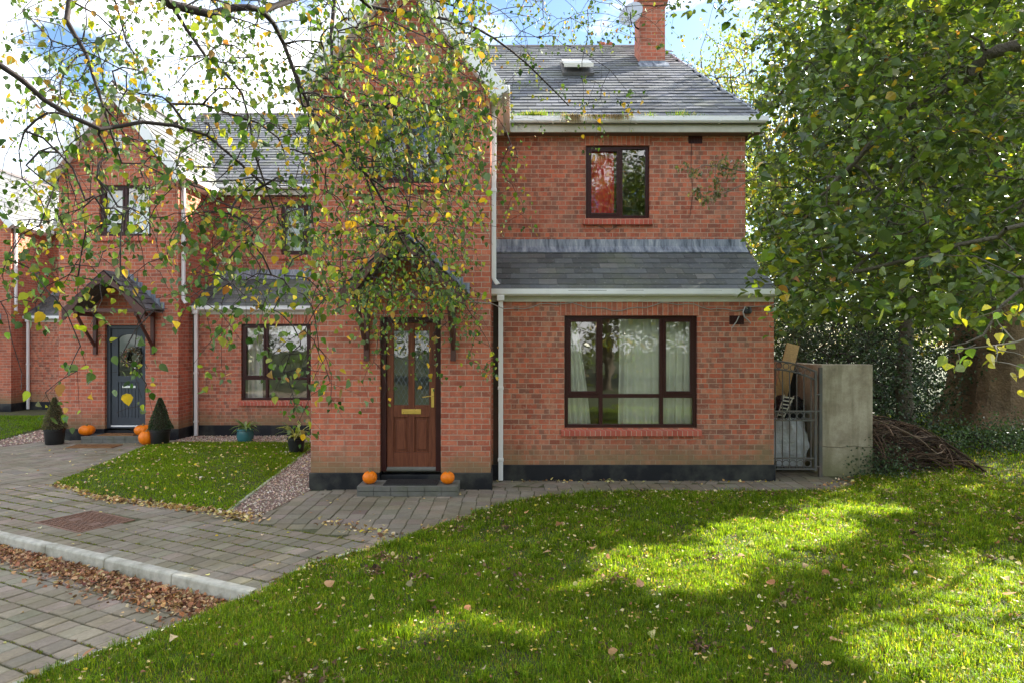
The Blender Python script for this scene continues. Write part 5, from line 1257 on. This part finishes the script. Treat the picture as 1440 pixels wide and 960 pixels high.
def bg_tree(x, y, h, r, label, cols, w, nclump=420, per=34, leaf=(.10, .17), z0=.28, gaps=.9, trunk_r=.25, group=None, name='broadleaf_tree', sag=0., trunk=True):
    e = empty(name, (x, y, 0), label, 'tree', group)
    tm = MB(); pts = [(x+RNG.normal(0, .12)*i, y+RNG.normal(0, .12)*i, -.2+h*.16*i) for i in range(5)]
    tm.tube(pts, [trunk_r*(1.5, 1, .85, .6, .35)[i] for i in range(5)], 12); tm.build('trunk', M['bark'], e, smooth=True)
    u = unit(nclump); rad = RNG.uniform(.35, 1, nclump)**.6
    cz = h*(z0+1)/2; c = np.array([x, y, cz]); lump = 1+.22*np.sin(u[:, 0]*5+x)+.18*np.sin(u[:, 2]*6+y)+.15*np.sin(u[:, 1]*7)
    A = c+u*rad[:, None]*lump[:, None]*np.array([r, r, h*(1-z0)/2])
    A = A[~sunlit(A)]
    limbs = [(pts, trunk_r*.5, trunk_r*.3)]
    for k in range(6):
        a = k*1.05+RNG.uniform(0, .5); s = Vector(pts[2+k % 3]); d = r*RNG.uniform(.5, .8)
        limbs.append(([tuple(s), (s.x+math.cos(a)*d*.5, s.y+math.sin(a)*d*.5, s.z+h*.10), (s.x+math.cos(a)*d, s.y+math.sin(a)*d, s.z+h*.22)], trunk_r*.35, trunk_r*.1))
    P, PA, MR, cnt, ids = grow(limbs, A, up_pen=-.1, arch=.1, step=.4, jit=.05)
    branch_mesh('branches', P, PA, np.maximum(.008*np.maximum(cnt, 1)**.45, MR), M['bark'], e, 4)
    end = np.array([P[i] for _, i in ids]); n = len(end)*per
    pp = np.repeat(end, per, 0)+RNG.normal(0, 1, (n, 3))*np.array([.30, .30, .20])*gaps
    pp = pp[~sunlit(pp)]; n = len(pp)
    Aa = RNG.normal(0, .6, (n, 3)); Aa[:, 2] -= .6; N = RNG.normal(0, 1, (n, 3)); N[:, 2] = np.abs(N[:, 2])+.3
    leaves('foliage', pp, Aa, N, RNG.uniform(*leaf, n), palette(n, cols, w, .25), M['leaf'], e, small=True)
    return e
YG = [(.11, .16, .03), (.17, .22, .04), (.30, .30, .05), (.07, .11, .022), (.42, .30, .06)]
bg_tree(6.6, 19.5, 12.5, 2.9, 'tall thin yellowing tree with sky gaps just beyond the slate roof hip', YG, [.3, .3, .2, .1, .1], 250, 28, (.08, .13), .22, .8)
bg_tree(9.8, 23.5, 14.5, 3.8, 'taller pale green tree behind the house side wall and garden wall', YG, [.35, .3, .15, .1, .1], 330, 30, (.10, .16), .12, .9)
bg_tree(14.5, 20.0, 13, 4.2, 'green tree behind the thick trunk far right', YG, [.4, .2, .05, .3, .05], 520, 32, (.11, .18), .12, 1.1)
bg_tree(8.3, 32, 13, 5, 'distant tree filling the gap over the garden wall', YG, [.4, .2, .05, .3, .05], 420, 36, (.16, .26), .03, 1.5)
bg_tree(17, 33, 14, 6, 'distant green tree seen low between hedge and thick trunk', YG, [.4, .2, .05, .3, .05], 420, 36, (.18, .28), .03, 1.6)
def copy_thing(root, loc, rz, sc=1):
    c = root.copy(); COL.objects.link(c); c.location = loc; c.rotation_euler = (0, 0, rz)
    for ch in root.children:
        d = ch.copy(); COL.objects.link(d); d.parent = c
    return c
bt = bg_tree(-9, -13, 13, 4.4, 'tall tree across the road, known only from its reflection in the panes', YG, [.4, .2, .05, .3, .05], 420, 36, (.13, .22), .05, 1.2, group='trees across the road mirrored in the windows', trunk_r=.22)
for i, (x, y) in enumerate([(-1.5, -15), (4.5, -12.5), (11, -16), (-17, -16), (18, -13)]): copy_thing(bt, (x, y, 0), 1.1*i+.7)
bg_tree(7.5, 12.9, 9.2, 2.7, 'dark green tree added between the garden wall and the thick trunk to block the sun', [(.05, .09, .015), (.08, .13, .02), (.03, .05, .01), (.25, .26, .04)], [.4, .3, .3, .05], 400, 34, (.08, .13), .36, .8, trunk_r=.14)  # added as an occluder, stops sun leaking onto the left of the lawn
bg_tree(11.9, 10.9, 9.5, 3.2, 'unseen bushy tree added past the right edge to shade the lawn', YG, [.4, .2, .05, .3, .05], 420, 34, (.10, .16), .24, 1.0, trunk_r=.2)  # out of view, added only to throw shade on the right of the lawn
bg_tree(21, 24, 13, 5.5, 'distant tree beyond the right edge of the lawn', YG, [.4, .2, .05, .3, .05], 380, 36, (.15, .24), .02, 1.5)
M['old_bark'] = simple('old_bark', (.25, .165, .10), .9, .5, 3, dirt=(.10, .075, .045, .9), bump=1., dist=.06)
# thick old trunk
e = empty('old_tree', (11.3, 15.6, 0), 'huge old tree with a very thick brown trunk at the right edge', 'tree')
m = MB(); vs_ = []; fs_ = []; n = 56; prof = [(1.75, -.2), (1.45, .12), (1.22, .45), (1.08, 1.0), (1.0, 1.8), (.98, 2.6), (1.0, 3.6), (.9, 5.0), (.75, 7.5)]
for j, (r_, z_) in enumerate(prof):
    for k in range(n):
        a = 2*math.pi*k/n; rr = r_*(1+.10*math.sin(a*5+.6)+.05*math.sin(a*9+z_*.5)+.025*math.sin(a*23+z_)+(.10 if z_ < .5 else 0)*math.sin(a*7)); vs_.append((11.3+rr*math.cos(a), 15.6+rr*math.sin(a), z_))
for j in range(len(prof)-1):
    for k in range(n): fs_.append((j*n+k, j*n+(k+1) % n, (j+1)*n+(k+1) % n, (j+1)*n+k))
m.add(vs_, fs_); m.build('trunk', M['old_bark'], e, smooth=True)
na = 420; u = unit(na); A = np.array([11.0, 15.2, 8.2])+u*RNG.uniform(.4, 1, na)[:, None]**.6*np.array([4.6, 4.2, 4.6])
A = A[~sunlit(A)]
P, PA, MR, cnt, ids = grow([([(11.3, 15.6, 3), (11.3, 15.6, 7.5)], .6, .4), ([(11.3, 15.6, 4), (9.5, 14.5, 6.5), (8.3, 14, 8)], .3, .1), ([(11.3, 15.6, 4), (13, 16, 7)], .3, .1)], A, up_pen=0, arch=.2, step=.35, jit=.04)
branch_mesh('branches', P, PA, np.maximum(.009*np.maximum(cnt, 1)**.45, MR*.3), M['bark'], e, 4)
end = np.array([P[i] for _, i in ids]); n = len(end)*40; pp = np.repeat(end, 40, 0)+RNG.normal(0, 1, (n, 3))*np.array([.4, .4, .3]); pp = pp[~sunlit(pp)]; n = len(pp)
leaves('foliage', pp, RNG.normal(0, .6, (n, 3))-np.array([0, 0, .6]), unit(n), RNG.uniform(.10, .16, n), palette(n, GREENS[:3], [1, 1, 1]), M['leaf'], e, small=True)

# dark evergreen undergrowth behind the wall and the vines
def bush(x, y, rx, ry, h, label, cols, w, n=9000, leaf=(.05, .09), group=None, cat='shrub', name='ivy_shrub', z0=0):
    e = empty(name, (x, y, 0), label, cat, group)
    nc = max(30, n//45); u = unit(nc); u[:, 2] = np.abs(u[:, 2]); rad = RNG.uniform(.3, 1, nc)**.5
    lump = 1+.25*np.sin(u[:, 0]*4+x*2)+.2*np.sin(u[:, 1]*5+y)
    A = np.array([x, y, z0])+u*(rad*lump)[:, None]*np.array([rx, ry, h-z0])
    P, PA, MR, cnt, ids = grow([([(x, y, -.1), (x+.1, y, h*.3), (x, y+.1, h*.6)], .06, .03)], A, up_pen=0, arch=.2, step=.18, jit=.03)
    branch_mesh('stems', P, PA, np.maximum(.004*np.maximum(cnt, 1)**.45, MR), M['twig'], e, 4)
    end = np.array([P[i] for _, i in ids]); k = 45; m_ = len(end)*k
    pp = np.repeat(end, k, 0)+RNG.normal(0, 1, (m_, 3))*np.array([.22, .22, .16])*max(1, rx/2.2); pp[:, 2] = np.maximum(pp[:, 2], .03)
    Aa = RNG.normal(0, .7, (m_, 3)); Aa[:, 2] -= .3
    leaves('foliage', pp, Aa, RNG.normal(0, .7, (m_, 3))+np.array([0, -.3, .5]), RNG.uniform(*leaf, m_), palette(m_, cols, w, .3), M['leaf_dark'], e, small=True)
DK = [(.025, .055, .018), (.040, .080, .022), (.016, .036, .014), (.07, .11, .035)]
bush(6.6, 13.4, 1.5, 1.4, 3.0, 'dark ivy shrub rising right behind the concrete pier', DK, [3, 2, 3, .6], 9000)
bush(8.2, 15.9, 2.0, 1.6, 3.7, 'dark evergreen shrub left of the thick old trunk', DK, [3, 2, 3, .8], 12000)
bush(5.7, 16.5, 1.1, 1.8, 4.2, 'tall dark holly seen between the brick wall and the concrete pier', DK, [3, 2, 3, .6], 8000)
bush(8.4, 12.3, 1.2, .7, .55, 'low green bramble patch at the foot of the vine heap', [(.05, .10, .02), (.08, .14, .03), (.03, .06, .02)], [1, 1, 1], 4500, (.035, .06), cat='bramble', name='bramble')
bush(10.0, 13.2, 1.7, .6, .40, 'low green ground plants in front of the thick trunk', [(.05, .10, .02), (.08, .14, .03), (.03, .06, .02)], [1, 1, 1], 4500, (.035, .06), cat='bramble', name='bramble')
bush(15.0, 17.5, 2.2, 2.0, 3.8, 'dark evergreen shrub right of the thick old trunk', DK, [3, 2, 3, .8], 9000)
bush(7.0, 20, 2.4, 2, 4.6, 'tall evergreen bush deep behind the ivy shrub', DK, [3, 2, 3, 1.5], 9000, (.08, .13))
bush(11.5, 22, 3.6, 2, 4.4, 'wide evergreen bush deep behind the thick trunk', DK, [3, 2, 3, 1.5], 12000, (.09, .14))
bush(5.60, 10.36, .12, .07, .28, 'little weed growing at the right foot of the concrete pier', DK, [1, 1, 0, 1], 220, (.03, .05), cat='weed', name='weed')

# grass and moss rooted in the upper gutter
def gutter_plants():
    n = 3000; cl = RNG.uniform(-.1, 3.9, 42); cl = np.concatenate([cl, RNG.uniform(-.1, .5, 24), RNG.uniform(.9, 1.9, 26)]); x = cl[RNG.integers(0, len(cl), n)]+RNG.normal(0, .055, n)
    h = RNG.uniform(.02, .10, n)*(1+.6*np.sin(x*3)); dry = (np.abs(x-1.35) < .6) & (RNG.uniform(0, 1, n) < .75)
    B = np.stack([x, 11.06+RNG.normal(0, .018, n), np.full(n, 5.64)], 1); a = RNG.uniform(0, 6.28, n)
    S = np.stack([np.cos(a), np.sin(a), 0*a], 1)*.0035; d = np.stack([RNG.normal(0, .4, n), RNG.normal(-.2, .3, n), np.ones(n)], 1)*h[:, None]
    T = B+d; hang = dry & (RNG.uniform(0, 1, n) < .6); T[hang, 2] = 5.64-h[hang]*1.4; T[hang, 1] -= .10; Mi = B+d*.6; Mi[hang, 2] = 5.70; Mi[hang, 1] = 10.99
    V = np.stack([B-S, B+S, Mi+S, Mi-S, T], 1).reshape(-1, 3); k = np.arange(n)*5
    C = palette(n, [(.07, .16, .02), (.13, .20, .04), (.26, .24, .10)], [1, 1, .7], .25); C[dry] = palette(int(dry.sum()), [(.36, .30, .20), (.22, .16, .10)], [1, 1], .2)
    tag(mesh_np('gutter_grass', V, [np.stack([k, k+1, k+2, k+3], 1), np.stack([k+3, k+2, k+4], 1)], M['grass'], None, np.repeat(C, 5, 0)), kind='stuff')
gutter_plants()

# ------------------------------------------------------------------ camera, sky, sun
cam = bpy.data.objects.new('camera', bpy.data.cameras.new('camera')); COL.objects.link(cam)
cam.location = (0, 0, 2.05); cam.rotation_euler = (R(90), 0, 0); cam.data.lens = 24; cam.data.sensor_width = 36; cam.data.clip_end = 600; cam.data.clip_start = .05
scene.camera = cam
AZ, EL = math.atan2(.80, .60), R(31)      # sun bearing from +Y towards +X, elevation
sd = Vector((math.sin(AZ)*math.cos(EL), math.cos(AZ)*math.cos(EL), math.sin(EL)))
sun = bpy.data.objects.new('sun', bpy.data.lights.new('sun', 'SUN')); COL.objects.link(sun)
sun.data.energy = 5.0; sun.data.angle = R(.6); sun.data.color = (1, .93, .80); sun.rotation_euler = (-sd).to_track_quat('-Z', 'Y').to_euler()
w = bpy.data.worlds.new('World'); scene.world = w; w.use_nodes = True; nt = w.node_tree
bg = nt.nodes['Background']; sky = nt.nodes.new('ShaderNodeTexSky'); sky.sky_type = 'NISHITA'; sky.sun_disc = False; sky.sun_elevation = EL; sky.sun_rotation = AZ
tc = nt.nodes.new('ShaderNodeTexCoord'); mp_ = nt.nodes.new('ShaderNodeMapping'); mp_.inputs['Scale'].default_value = (1.6, 1.6, 3.6); mp_.inputs['Location'].default_value = (3.4, -2.0, 1.5)
no = nt.nodes.new('ShaderNodeTexNoise'); no.inputs['Scale'].default_value = 1.9; no.inputs['Detail'].default_value = 7; no.inputs['Roughness'].default_value = .55
rp = nt.nodes.new('ShaderNodeValToRGB'); rp.color_ramp.elements[0].position = .44; rp.color_ramp.elements[1].position = .60
mx = nt.nodes.new('ShaderNodeMix'); mx.data_type = 'RGBA'; mx.inputs[7].default_value = (12.2, 12.2, 12.2, 1)
nt.links.new(tc.outputs['Generated'], mp_.inputs[0]); nt.links.new(mp_.outputs[0], no.inputs['Vector']); nt.links.new(no.outputs[0], rp.inputs[0])
nt.links.new(rp.outputs[0], mx.inputs[0]); tn = nt.nodes.new('ShaderNodeMix'); tn.data_type = 'RGBA'; tn.blend_type = 'MULTIPLY'; tn.inputs[0].default_value = 1; tn.inputs[7].default_value = (.74, .88, 1, 1); nt.links.new(sky.outputs[0], tn.inputs[6]); nt.links.new(tn.outputs[2], mx.inputs[6]); nt.links.new(mx.outputs[2], bg.inputs[0]); bg.inputs[1].default_value = .062
vs = scene.view_settings; vs.view_transform = 'Standard'; vs.look = 'None'; vs.gamma = 1; vs.exposure = 2.2; vs.use_curve_mapping = False
scene.render.engine = 'CYCLES'; scene.cycles.max_bounces = 7; scene.cycles.transparent_max_bounces = 8; scene.cycles.diffuse_bounces = 4
scene.render.resolution_x = 1024; scene.render.resolution_y = 682
